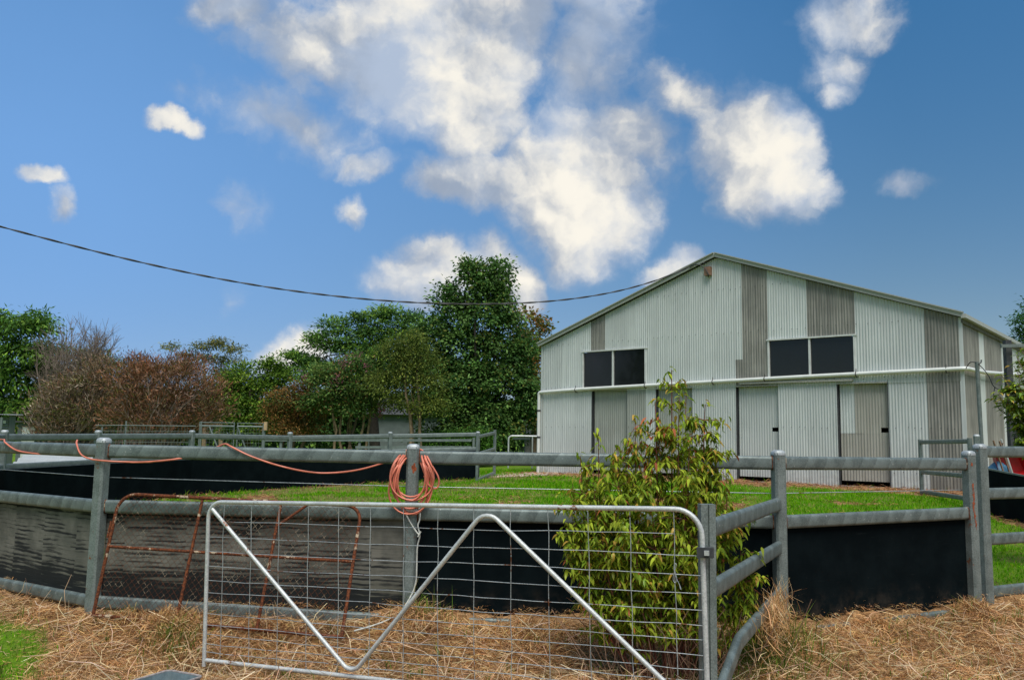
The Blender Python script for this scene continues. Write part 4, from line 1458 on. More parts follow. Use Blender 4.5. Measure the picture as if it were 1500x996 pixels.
    def house(name, label, pa, pb, ytop, wallm, roofm, depth, Y, eave):
        a, b_ = sx(pa, Y), sx(pb, Y); T = thing(name, label, 'house', ((a + b_) / 2, Y, .5))
        MB().box(((a + b_) / 2, Y + depth / 2, .3 + eave / 2), (b_ - a, depth, eave)).build('wall', wallm, T)
        m = (a + b_) / 2; zt = .3 + eave
        V = [(a - .3, Y - .35, zt), (b_ + .3, Y - .35, zt), (b_ + .3, Y + depth + .3, zt), (a - .3, Y + depth + .3, zt), (a - .3, Y + depth / 2, zt + 1.1), (b_ + .3, Y + depth / 2, zt + 1.1)]
        MB().add(V, [(0, 1, 5, 4), (2, 3, 4, 5), (0, 4, 3), (1, 2, 5), (0, 3, 2, 1)]).build('roof', roofm, T)
    house('house', 'pale grey house glimpsed through trunks behind the trees', 545, 668, 590, 'house_wall', 'roof_grey', 6, 52.0, 2.7)
    house('house', 'low dark roofed building beside the barn corner under the trees', 772, 860, 612, 'timber_grey', 'roof_grey', 5, 50.0, 1.7)
    # steel pole and frame by the barn's right side
    p = at(1431, 530, 19.4)
    T = thing('steel_pole', 'thin grey steel pole with loose wires beside the barn corner', 'pole', (p[0], p[1], .5))
    MB().tube([(p[0] + .04, p[1], .3), (p[0], p[1], p[2])], .045, 8).build('pole_shaft', 'galv_far', T, 60)
    w1 = smooth_path([at(1430, 531, 19.3), at(1422, 530.5, 19.3), at(1417, 536, 19.4), at(1415, 540, 19.5)], 8)
    w2 = smooth_path([at(1433, 533, 19.3), at(1441, 541, 19.3), at(1449, 552, 19.3), at(1456, 566, 19.3), at(1470, 572, 19.3), at(1481, 566, 19.3)], 8)
    w3 = smooth_path([at(1457, 567, 19.3), at(1456, 582, 19.3), at(1463, 598, 19.3), at(1476, 609, 19.3)], 8)
    for w in (w1, w2, w3):
        MB().tube(w, .010, 4).build('loose_wire', 'cable', T, 60)
    MB().tube([at(1434, 533, 19.35), at(1437, 531, 19.35), at(1437.5, 527, 19.35)], .016, 5).build('hook', 'dark_steel', T, 60)
    T = thing('steel_stand', 'dark steel post and cross bar standing behind the right shrub', 'stand', tuple(at(1480, 600, 19.0) * (1, 1, 0) + (0, 0, .5)))
    a = at(1480, 600, 19.0)
    MB().box((a[0], a[1], 2.2), (.13, .13, 3.6)).build('post', 'dark_steel', T)
    q0, q1 = at(1466, 507, 18.8), at(1530, 505, 18.8)
    MB().beam(q0, q1, .06, .07).build('cross_bar', 'galv_far', T)
    # wheelbarrow, drum and tool handles behind the right-hand wall
    Y = 17.9
    c = at(1487, 679, Y)
    T = thing('wheelbarrow', 'red wheelbarrow tipped up behind the black rubber wall at right', 'wheelbarrow', (c[0], Y, .45))
    V = [(-.42, -.02, -.30), (.42, -.02, -.30), (.30, .30, -.22), (-.30, .30, -.22), (-.34, -.02, .36), (.34, -.02, .36), (.24, .30, .28), (-.24, .30, .28)]
    R_ = Matrix.Rotation(-.30, 3, 'Y')
    V = [tuple(np.array(R_ @ Vector(v)) + c) for v in V]
    MB().add(V, [(3, 2, 6, 7), (0, 1, 2, 3), (5, 4, 7, 6), (4, 0, 3, 7), (1, 5, 6, 2)]).build('tray', 'red_paint', T, 20)
    for s in (-.2, .22):
        p_, q_ = c + np.array((s + .2, -.08, -.6)), c + np.array((s - .1, -.06, .5))
        MB().tube([p_, q_], .022, 6).build('handle', 'gate_tube', T, 60)
    wc = c + np.array((.22, .0, .52))
    MB().tube([wc + np.array((.17 * math.cos(t), 0, .17 * math.sin(t))) for t in np.linspace(0, 2 * PI, 17)[:-1]], .05, 8, closed=True).build('wheel', 'rubber_tyre', T, 60)
    c = at(1462, 681, Y + .2)
    T = thing('drum', 'blue plastic drum standing behind the black rubber wall', 'drum', (c[0], c[1], .45))
    prof = [(.20, .45), (.24, .5), (.24, .75), (.25, .77), (.24, .79), (.235, .98), (.21, 1.10), (.10, 1.20), (.05, 1.24)]
    V = []; k = 16
    for r_, z in prof:
        V += [(c[0] + r_ * math.cos(2 * PI * i / k), c[1] + r_ * math.sin(2 * PI * i / k), z + .10) for i in range(k)]
    MB().add(V, [(l * k + i, l * k + (i + 1) % k, (l + 1) * k + (i + 1) % k, (l + 1) * k + i) for l in range(len(prof) - 1) for i in range(k)] + [tuple((len(prof) - 1) * k + i for i in range(k))]).build('drum_body', 'blue_plastic', T, 40)
    T = thing('tools', 'two timber tool handles leaning up beside the blue drum', 'tools', (c[0], c[1] - .2, .45))
    for (pa, ya) in ((1455, 645), (1464, 646)):
        p_ = at(pa, ya, Y - .1); MB().tube([(p_[0] + .35, Y - .1, .5), tuple(p_)], .02, 6).build('tool_handle', 'timber', T, 60)


build_far()


# ------------------------------------------------------------------ leaves and trees
def leaf_mesh(C, D, Nn, L, Wd, tone, fold=0.25):
    """diamond leaves: centres C, directions D, normals Nn (unit), lengths, widths"""
    S = np.cross(D, Nn); S /= np.linalg.norm(S, axis=1)[:, None] + 1e-9
    U = np.cross(S, D)
    L = L[:, None]; Wd = Wd[:, None]
    a = C - D * L * .5; b = C + D * L * .5
    m = C - D * L * .06
    l = m + S * Wd * .5 + U * Wd * fold * .5; r = m - S * Wd * .5 + U * Wd * fold * .5
    V = np.stack([a, r, b, l], 1).reshape(-1, 3)
    n = len(C); i = np.arange(n) * 4
    Fc = np.stack([i, i + 1, i + 2, i, i + 2, i + 3], 1).reshape(-1, 3)
    return V, Fc, np.repeat(tone, 4, axis=0)


def unit(v):
    return v / (np.linalg.norm(v, axis=-1, keepdims=True) + 1e-9)


def tones(rng, n, palette, weights, jit=0.22):
    P = np.array(palette); k = rng.choice(len(P), n, p=np.array(weights) / sum(weights))
    c = P[k] * np.exp(rng.normal(0, jit, (n, 1))) * np.exp(rng.normal(0, .06, (n, 3)))
    return np.c_[np.clip(c, 0, 1), np.ones(n)]


def crown(name, parent, lobes, nclump, per, cr, ll, lw, palette, weights, seed, droop=.35, flat=.6, shell=.45, mat='leaf', jit=.22, aim=None):
    rng = np.random.default_rng(seed)
    lob = np.array(lobes, float)
    vol = (lob[:, 3] * lob[:, 4] * lob[:, 5]) ** (2 / 3)
    k = rng.choice(len(lob), nclump, p=vol / vol.sum())
    d = unit(rng.normal(size=(nclump, 3)))
    d[:, 2] = np.where(d[:, 2] < -.5, -d[:, 2], d[:, 2])
    rad = shell + (1 - shell) * rng.random(nclump) ** .7
    rad *= 1 + .16 * rng.normal(size=nclump)
    cc = lob[k, :3] + d * rad[:, None] * lob[k, 3:6]
    ctone = np.exp(rng.normal(0, .22, (nclump, 1)))
    pal_i = rng.choice(len(palette), nclump, p=np.array(weights) / sum(weights))
    n = nclump * per
    ci = np.repeat(np.arange(nclump), per)
    off = rng.normal(size=(n, 3)) * cr * np.array([1, 1, flat])
    C = cc[ci] + off
    D = unit(d[ci] * .6 + unit(off) * .7 + rng.normal(size=(n, 3)) * .45 + np.array([0, 0, -droop]))
    Nn = unit(np.array([0, 0, 1.0]) + d[ci] * .5 + rng.normal(size=(n, 3)) * .55)
    P = np.array(palette)
    base = P[np.where(rng.random(n) < .7, pal_i[ci], rng.choice(len(P), n, p=np.array(weights) / sum(weights)))]
    tone = np.c_[np.clip(base * ctone[ci] * np.exp(rng.normal(0, jit, (n, 1))), 0, 1), np.ones(n)]
    L = ll * rng.uniform(.65, 1.3, n); Wd = lw * rng.uniform(.7, 1.25, n)
    V, Fc, tn = leaf_mesh(C, D, Nn, L, Wd, tone)
    me = np_mesh(name, V, Fc, {'tone': ('FLOAT_COLOR', tn)})
    link_mesh(name, me, mat, parent)
    return cc


def limb_tubes(b, start, ends, r0, rng, bend=.18, seg=5):
    for e in ends:
        p = np.array(start, float); q = np.array(e, float)
        L = np.linalg.norm(q - p); pts = []; sc = []
        j = rng.normal(size=3) * bend * L * .5
        for i in range(seg + 1):
            t = i / seg
            pts.append(p + (q - p) * t + j * math.sin(PI * t) * np.array([1, 1, .3]) + np.array([0, 0, .12 * L * math.sin(PI * t)])); sc.append(1 - .82 * t)
        b.tube(pts, r0, 6, scale=sc)


def trunk_mesh(T, base, top, r, lobes, cc, mat, seed, nl=14, stems=1, spread=.4):
    rng = np.random.default_rng(seed)
    b = MB()
    for s in range(stems):
        bs = np.array(base) + (np.array([rng.uniform(-spread, spread), rng.uniform(-.2, .2), 0]) if stems > 1 else 0)
        tp = np.array(top) + (rng.normal(size=3) * spread * .9 if stems > 1 else 0)
        pts = [bs + (tp - bs) * t + rng.normal(size=3) * .06 * np.array([1, 1, 0]) * (0 < t < 1) for t in np.linspace(0, 1, 6)]
        b.tube(pts, r, 8, scale=[1.25, 1, .92, .82, .7, .5])
        if nl:
            pick = rng.choice(len(cc), min(len(cc), nl // stems + 1), replace=False)
            for i in pick:
                t = rng.uniform(.45, 1.0); st = bs + (tp - bs) * t
                limb_tubes(b, st, [st + (cc[i] - st) * .8], r * .24, rng)
    b.build('trunk', mat, T, 60)


def lob(px, py, rx, rz, Y, ry=None, dy=0.0):
    """crown lobe by photo bearing: half-width and half-height in photo units at distance Y"""
    c = at(px, py, Y); s = Y / F_PX
    return (c[0], Y + dy, c[2], rx * s, (ry if ry else max(rx, rz) * s * .9), rz * s)


TREES = 'trees beyond the yard'


def tree(name, label, Y, base_px, lobes, palette, weights, seed, nclump, per, cr, ll, lw, trunk_r=.2, bark='bark', cat='tree', stems=1, top=None, nl=16, droop=.35, flat=.6, shell=.45, jit=.22, spread=.4):
    gx = sx(base_px, Y); g0 = float(ground0(gx, Y))
    T = thing(name, label, cat, (gx, Y, g0), 0, TREES)
    palette = [tuple(v * 1.75 for v in c) for c in palette]
    cc = crown('crown', T, lobes, nclump, per, cr, ll, lw, palette, weights, seed, droop, flat, shell, jit=jit)
    l0 = np.array(lobes)
    tp = np.array(top) if top is not None else np.array([gx * .5 + l0[:, 0].mean() * .5, Y, l0[:, 2].mean()])
    trunk_mesh(T, (gx, Y, g0 - .2), tp, trunk_r, lobes, cc, bark, seed + 1, nl, stems, spread)
    return T, cc


DG = [(.022, .054, .014), (.034, .078, .018), (.050, .100, .022), (.085, .140, .035)]


def build_trees():
    # 1 dark tree at the left edge
    tree('leafy_tree', 'dark green tree with drooping compound leaves at the left edge', 37, -10,
         [lob(12, 480, 52, 20, 37), lob(55, 478, 24, 16, 37), lob(-35, 500, 60, 40, 37), lob(30, 520, 55, 22, 37), lob(58, 545, 26, 20, 37), lob(10, 560, 56, 26, 37), lob(-40, 570, 60, 40, 37), lob(20, 600, 56, 24, 37), lob(-60, 610, 60, 40, 37), lob(10, 635, 50, 20, 37)],
         [(.035, .085, .014), (.055, .125, .018), (.090, .170, .026), (.14, .23, .035), (.02, .05, .012)], [3, 4, 3, 2, 2], 101, 560, 34, .30, .27, .085, .3, 'bark_dark', droop=.7, shell=.55)
    tree('olive_bush', 'olive green bushy tree showing through the bare grey twigs', 38.5, 130,
         [lob(95, 525, 34, 18, 38.5), lob(140, 535, 34, 22, 38.5), lob(175, 552, 24, 18, 38.5), lob(80, 560, 36, 24, 38.5), lob(130, 570, 44, 26, 38.5), lob(180, 585, 34, 26, 38.5), lob(110, 610, 60, 24, 38.5)],
         [(.050, .085, .018), (.075, .110, .022), (.11, .14, .030), (.035, .06, .014)], [3, 4, 2, 2], 114, 420, 30, .26, .17, .06, .12, 'bark', stems=2, nl=12)
    # feathery big one
    tree('spreading_tree', 'spreading feathery green tree with layered crown left of the tallest tree', 41, 560,
         [lob(462, 505, 26, 16, 41), lob(495, 485, 30, 20, 41), lob(530, 471, 22, 16, 41), lob(566, 463, 24, 16, 41), lob(600, 469, 22, 18, 41), lob(540, 489, 34, 18, 41), lob(585, 491, 34, 20, 41), lob(432, 527, 24, 16, 41), lob(415, 544, 20, 16, 41), lob(455, 534, 24, 16, 41), lob(500, 511, 34, 18, 41), lob(555, 514, 40, 21, 41), lob(605, 514, 26, 25, 41), lob(470, 555, 44, 31, 41), lob(540, 549, 50, 39, 41), lob(600, 549, 40, 46, 41)],
         [(.040, .095, .022), (.075, .150, .030), (.15, .23, .030), (.030, .07, .018)], [4, 4, 2, 2], 102, 900, 32, .26, .22, .07, .26, 'bark_dark', nl=34, droop=.3, flat=.35, shell=.2, spread=.6)
    # tallest dark green tree
    tree('tall_tree', 'tallest dark green tree, dense pyramid crown beside the barn', 38, 700,
         [lob(690, 404, 22, 20, 38), lob(728, 408, 24, 24, 38), lob(708, 425, 26, 22, 38), lob(735, 440, 20, 22, 38), lob(655, 432, 16, 16, 38), lob(668, 455, 30, 24, 38), lob(708, 468, 40, 26, 38), lob(745, 480, 26, 22, 38), lob(632, 490, 30, 24, 38), lob(675, 505, 40, 28, 38), lob(722, 512, 40, 28, 38), lob(764, 520, 24, 28, 38), lob(640, 545, 40, 28, 38), lob(690, 555, 46, 28, 38), lob(742, 562, 42, 30, 38), lob(772, 585, 20, 34, 38), lob(650, 598, 50, 26, 38), lob(705, 605, 50, 28, 38), lob(752, 618, 36, 26, 38), lob(690, 636, 70, 18, 38)],
         [(.026, .066, .016), (.046, .100, .022), (.076, .140, .032), (.12, .135, .028), (.11, .19, .055)], [4, 4, 3, 1, 1.2], 103, 1500, 34, .23, .165, .105, .34, 'bark_dark', top=(sx(700, 38), 38.3, 4.4), nl=30, droop=.45, flat=.75, shell=.55)
    # thinning autumn tree behind it
    tree('autumn_tree', 'thin bronze leaved tree showing behind the barn corner', 46, 785,
         [lob(758, 462, 14, 12, 46), lob(778, 466, 14, 14, 46), lob(796, 484, 11, 14, 46), lob(770, 495, 20, 16, 46), lob(792, 515, 16, 20, 46), lob(770, 540, 22, 26, 46), lob(792, 575, 18, 30, 46), lob(790, 620, 18, 26, 46), lob(770, 600, 24, 30, 46)],
         [(.17, .115, .025), (.12, .115, .025), (.22, .105, .035), (.08, .10, .025)], [4, 3, 2, 3], 104, 250, 20, .30, .20, .15, .18, 'bark', nl=26, shell=.2)
    # dull olive slim tree with pale stems
    tree('olive_tree', 'dull olive green tree with slim pale stems before the pale house', 35, 606,
         [lob(578, 520, 26, 20, 35), lob(612, 528, 28, 22, 35), lob(595, 545, 30, 20, 35), lob(565, 568, 34, 22, 35), lob(622, 568, 30, 22, 35), lob(632, 598, 30, 16, 35), lob(585, 594, 30, 14, 35), lob(600, 500, 20, 14, 35)],
         [(.060, .085, .018), (.090, .120, .022), (.13, .15, .028), (.040, .064, .016)], [3, 4, 2, 2], 105, 400, 32, .24, .13, .055, .07, 'bark_pale', stems=3, nl=18, spread=.55)
    # crepe myrtle
    T, cc = tree('flowering_tree', 'multi stemmed tree with a few pink flower heads', 36, 512,
                 [lob(478, 555, 32, 22, 36), lob(520, 538, 30, 18, 36), lob(505, 575, 38, 18, 36), lob(545, 570, 28, 24, 36), lob(470, 592, 30, 18, 36), lob(525, 600, 36, 16, 36)],
                 [(.034, .078, .020), (.058, .110, .026), (.10, .145, .034), (.15, .09, .04)], [3, 4, 3, 1], 106, 380, 30, .24, .14, .07, .06, 'bark_pale', stems=6, nl=18, spread=.65)
    rng = np.random.default_rng(55)
    heads = [at(*q, 35.0) for q in ((523, 523), (505, 529), (504, 534), (494, 554), (536, 536), (594, 535), (447, 550), (560, 598), (556, 606))]
    C = np.concatenate([h_ + rng.normal(size=(22, 3)) * np.array((.10, .1, .12)) for h_ in heads])
    D = unit(rng.normal(size=C.shape)); Nn = unit(rng.normal(size=C.shape))
    V, Fc, tn = leaf_mesh(C, D, Nn, np.full(len(C), .09), np.full(len(C), .08), tones(rng, len(C), [(.27, .12, .14), (.20, .085, .10)], [1, 1]))
    link_mesh('flower_heads', np_mesh('flower_heads', V, Fc, {'tone': ('FLOAT_COLOR', tn)}), 'leaf', T)['kind'] = 'stuff'
    # bronze low tree
    tree('bronze_tree', 'low rounded tree with bronze brown top right of the mesh gates', 37, 432,
         [lob(425, 585, 32, 18, 37), lob(447, 572, 20, 12, 37), lob(412, 608, 34, 20, 37), lob(455, 605, 26, 22, 37), lob(430, 630, 44, 16, 37)],
         [(.135, .070, .022), (.090, .060, .018), (.050, .065, .018), (.19, .10, .03)], [4, 3, 4, 2], 107, 320, 30, .22, .13, .055, .08, 'bark', stems=4, nl=10)
    # mid green mass right of brown bush
    tree('green_tree', 'bright mid green bushy tree right of the brown bush', 39, 372,
         [lob(358, 552, 26, 16, 39), lob(392, 540, 20, 12, 39), lob(345, 580, 32, 20, 39), lob(385, 575, 32, 20, 39), lob(335, 570, 18, 18, 39), lob(410, 556, 20, 14, 39), lob(360, 605, 40, 20, 39), lob(400, 606, 34, 22, 39), lob(370, 632, 50, 18, 39)],
         [(.046, .098, .012), (.085, .150, .018), (.14, .205, .026), (.03, .065, .012)], [3, 4, 2, 2], 108, 560, 32, .25, .15, .08, .12, 'bark', stems=2, nl=12)
    # airy gum tree behind
    tree('gum_tree', 'airy gum tree with a flat open crown behind the brown bush', 47, 318,
         [lob(292, 510, 16, 6, 47), lob(318, 504, 20, 7, 47), lob(340, 514, 16, 7, 47), lob(250, 508, 11, 5, 47), lob(272, 520, 12, 5, 47), lob(325, 530, 22, 8, 47), lob(350, 530, 10, 7, 47), lob(300, 526, 14, 6, 47), lob(330, 552, 26, 14, 47), lob(340, 575, 24, 14, 47)],
         [(.075, .090, .028), (.11, .125, .040), (.15, .135, .045), (.05, .065, .025)], [3, 4, 2, 2], 109, 230, 24, .24, .19, .055, .12, 'bark_pale', nl=38, droop=.7, flat=.5, shell=.15, stems=2, spread=.5)
    # dark shrubs along the fence
    tree('dark_hedge', 'low dark green hedge under the tallest tree', 36, 655, [lob(640, 650, 40, 14, 36), lob(680, 648, 30, 16, 36), lob(705, 652, 26, 16, 36)],
         [(.030, .085, .010), (.050, .12, .014), (.025, .06, .010)], [3, 3, 2], 110, 260, 30, .18, .11, .06, .04, 'bark_dark', cat='hedge', stems=3, nl=6)
    # conifer behind the barn at the right edge
    tree('dark_conifer', 'dark conifer rising behind the barn roof at the right edge', 48, 1512,
         [lob(1498, 478, 12, 16, 48), lob(1504, 500, 16, 20, 48), lob(1525, 470, 22, 34, 48), lob(1512, 530, 22, 26, 48), lob(1520, 575, 30, 50, 48)],
         [(.022, .070, .016), (.036, .095, .022)], [1, 1], 111, 330, 30, .28, .2, .08, .25, 'bark_dark', droop=.5)
    # shady trees low behind the yard
    tree('back_tree', 'dark shady tree filling in behind the flowering tree', 56, 500,
         [lob(450, 605, 50, 26, 56), lob(520, 600, 50, 26, 56), lob(590, 605, 46, 28, 56), lob(660, 600, 54, 30, 56), lob(480, 635, 60, 18, 56), lob(640, 636, 60, 18, 56)], DG[:3], [3, 3, 1], 112, 620, 26, .45, .30, .17, .3, 'bark_dark')
    tree('back_tree', 'dark shady tree behind the brown bush and the paling fence', 52, 150,
         [lob(90, 590, 54, 32, 52), lob(170, 600, 54, 28, 52), lob(250, 600, 54, 28, 52), lob(330, 605, 46, 28, 52), lob(200, 635, 80, 16, 52)], DG[:3] + [(.06, .05, .02)], [3, 3, 1, 2], 113, 620, 26, .45, .30, .17, .3, 'bark_dark')
    # far woodland closing the view along the ground
    rng = np.random.default_rng(77)
    n = 60000
    x = rng.uniform(-75, 62, n); hmax = 2.6 + 2.6 * fbm2d(x * .22 + 3, x * 0 + 1.5, 4)
    y = 66 + rng.normal(0, 2.2, n); z = .2 + hmax * rng.random(n) ** .7 + np.clip(y - 66, -2, 2) * .2
    C = np.stack([x, y, z], 1); D = unit(rng.normal(size=(n, 3)) + np.array((0, 0, -.4))); Nn = unit(rng.normal(size=(n, 3)) + np.array((0, -.5, .6)))
    V, Fc, tn = leaf_mesh(C, D, Nn, rng.uniform(.3, .6, n), rng.uniform(.2, .36, n), tones(rng, n, DG[:3], [3, 3, 1], .25))
    o = link_mesh('far_woodland', np_mesh('far_woodland', V, Fc, {'tone': ('FLOAT_COLOR', tn)}), 'leaf')
    tag(o, 'low dark belt of far woodland closing the view behind the trees', 'woodland', kind='stuff')
    # trees left of the photographer, seen mirrored in the barn windows
    find = lambda nm: [q for q in COL.objects if q.name.startswith(nm) and q.parent is None][0]
    for (nm, X, Y_, r_, sc_, lab) in (('tall_tree', -36, 13.0, 1.1, 1.05, 'tall dark tree left of the yard, mirrored in the left barn window'), ('gum_tree', -27, 6.0, 2.6, .80, 'airy gum tree left of the photographer, mirrored in the right barn window')):
        src = find(nm)
        c = src.copy(); COL.objects.link(c); c.location = (X, Y_, 0); c.rotation_euler = (0, 0, r_); c.scale = (sc_,) * 3; c['label'] = lab
        for ch in src.children:
            d = ch.copy(); COL.objects.link(d); d.parent = c


build_trees()


def twiggy(name, label, Y, base_px, lobes, seed, n, ll, lw, palette, weights, stems, cat, mat_t='twig_grey', up=.35, branches=60, blen=1.0, br=.016):
    """brush of fine twigs: bare branches plus a haze of dry sprays"""
    rng = np.random.default_rng(seed)
    gx = sx(base_px, Y); g0 = float(ground0(gx, Y))
    T = thing(name, label, cat, (gx, Y, g0), 0, 'bushes left of the yard')
    lb = np.array(lobes, float)
    vol = (lb[:, 3] * lb[:, 4] * lb[:, 5]) ** (2 / 3)
    if n:
        nc = n // 26
        k = rng.choice(len(lb), nc, p=vol / vol.sum())
        d = unit(rng.normal(size=(nc, 3))); d[:, 2] = np.where(d[:, 2] < -.3, -d[:, 2], d[:, 2])
        rad = (.35 + .65 * rng.random(nc) ** .55) * (1 + .12 * rng.normal(size=nc))
        cc = lb[k, :3] + d * rad[:, None] * lb[k, 3:6]
        ci = np.repeat(np.arange(nc), 26); m = len(ci)
        out = unit(d + .5 * unit(np.c_[cc[:, 0] - gx, cc[:, 1] - Y, (cc[:, 2] - g0) * .8 + .3]) + rng.normal(size=(nc, 3)) * .35)
        D = unit(out[ci] + rng.normal(size=(m, 3)) * .45 + np.array([0, 0, up]))
        C = cc[ci] + rng.normal(size=(m, 3)) * np.array([.30, .3, .22])
        P = np.array(palette); ctn = np.exp(rng.normal(0, .28, (nc, 1)))
        pk = rng.choice(len(P), nc, p=np.array(weights) / sum(weights))
        tone = np.c_[np.clip(P[pk][ci] * ctn[ci] * np.exp(rng.normal(0, .25, (m, 1))), 0, 1), np.ones(m)]
        V, Fc, tn = leaf_mesh(C, D, unit(rng.normal(size=(m, 3))), ll * rng.uniform(.5, 1.4, m), lw * rng.uniform(.6, 1.3, m), tone)
        link_mesh('sprays', np_mesh('sprays', V, Fc, {'tone': ('FLOAT_COLOR', tn)}), 'twiglet', T)
    b = MB()
    for i in range(branches):
        j = rng.choice(len(lb), p=vol / vol.sum()); d = unit(rng.normal(size=3)); d[2] = abs(d[2])
        tip = lb[j, :3] + d * lb[j, 3:6] * rng.uniform(.75, 1.1)
        st = np.array((gx + rng.normal() * .25, Y + rng.normal() * .2, g0))
        mid = st + (tip - st) * .55 + np.array((rng.normal() * .25, rng.normal() * .25, .1 * (tip[2] - st[2])))
        pts = smooth_path([st, mid, tip], 5)
        b.tube(pts, br * 2.4, 4, scale=list(np.linspace(1, .22, len(pts))))
        for q in range(int(7 * blen)):
            t = rng.uniform(.45, .98); ix = int(t * (len(pts) - 1)); o = pts[ix]
            dd = unit((tip - st) / np.linalg.norm(tip - st) + rng.normal(size=3) * .55 + np.array((0, 0, .2)))
            L = rng.uniform(.4, 1.0) * blen
            e = o + dd * L; mm = o + dd * L * .5 + rng.normal(size=3) * .05 * L
            b.tube([o, mm, e], br * .8, 3, scale=[1, .7, .3], caps=False)
            for q2 in range(2):
                d2 = unit(dd + rng.normal(size=3) * .5); b.tube([mm, mm + d2 * L * .5], br * .55, 3, scale=[1, .4], caps=False)
    b.build('branches', mat_t, T, 60)
    return T


def build_bushes():
    BR = [(.22, .095, .048), (.16, .080, .040), (.24, .145, .095), (.085, .085, .024), (.28, .19, .145)]
    twiggy('brown_bush', 'large reddish brown dry bush in the middle of the left shrubs', 33, 235,
           [lob(190, 560, 30, 22, 33), lob(225, 552, 30, 22, 33), lob(265, 552, 32, 24, 33), lob(300, 575, 26, 26, 33), lob(205, 590, 36, 24, 33), lob(255, 590, 40, 26, 33), lob(310, 605, 20, 20, 33), lob(185, 615, 40, 20, 33), lob(240, 622, 50, 18, 33), lob(290, 622, 36, 18, 33)],
           201, 24000, .20, .024, BR, [5, 4, 3.5, 3, 2], 5, 'bush', 'twig_grey', .12, 60, .8)
    twiggy('brown_bush', 'greyer brown dry bush at the left of the reddish one', 34, 110,
           [lob(95, 580, 36, 20, 34), lob(130, 570, 34, 22, 34), lob(150, 545, 26, 18, 34), lob(75, 605, 30, 20, 34), lob(115, 608, 44, 20, 34), lob(150, 600, 36, 24, 34), lob(80, 630, 40, 14, 34)],
           202, 16000, .21, .024, [(.19, .115, .065), (.22, .17, .115), (.095, .105, .026), (.28, .23, .18), (.14, .07, .04)], [4, 3, 4, 2, 2], 5, 'bush', 'twig_grey', .08, 60, .9)
    twiggy('bare_bush', 'leafless grey twiggy shrub standing above the brown bush', 36, 118,
           [lob(120, 505, 40, 36, 36), lob(85, 520, 34, 26, 36), lob(155, 508, 26, 26, 36), lob(105, 540, 50, 30, 36)],
           203, 0, .3, .03, BR, [1, 1, 1, 1, 1], 5, 'bush', 'twig_grey', .3, 95, 1.15, .013)
    twiggy('russet_bush', 'thin russet topped shrub between the bare shrub and the gum', 38, 200,
           [lob(198, 532, 14, 10, 38), lob(215, 548, 18, 16, 38), lob(262, 540, 16, 14, 38), lob(284, 532, 12, 10, 38)],
           204, 2400, .22, .04, [(.14, .045, .026), (.11, .06, .03), (.16, .08, .06)], [4, 3, 2], 4, 'bush', 'twig_grey', .3, 40, 1.0)


build_bushes()


# ------------------------------------------------------------------ shrub in front of the fence and small tree at the right edge
def leaf_shape(L, Wd, droop, fold, name):
    """one long leaf: midrib with 4 sections, folded and curved down"""
    V = []; n = 4
    for i in range(n + 1):
        t = i / n; w = Wd * math.sin(PI * (t * .86 + .07)) ** .9 * (1 - .25 * t) if 0 < i < n else Wd * .06
        x = L * t * math.cos(droop * t * .8); z = -L * t * math.sin(droop * t * .8)
        V += [(x, -w / 2, z + w * fold), (x, 0, z), (x, w / 2, z + w * fold)]
    Fc = []
    for i in range(n):
        for j in range(2):
            a = i * 3 + j; Fc.append((a, a + 1, a + 4, a + 3))
    me = bpy.data.meshes.new(name); me.from_pydata(V, [], Fc); me.shade_smooth(); me.update()
    return me


def leaf_bank(mats):
    out = {}
    for m in mats:
        out[m] = [leaf_shape(1.0, .34, d, .18, 'leaf') for d in (.5, 1.0, 1.5)]
        for me in out[m]:
            me.materials.append(MATS[m])
    return out


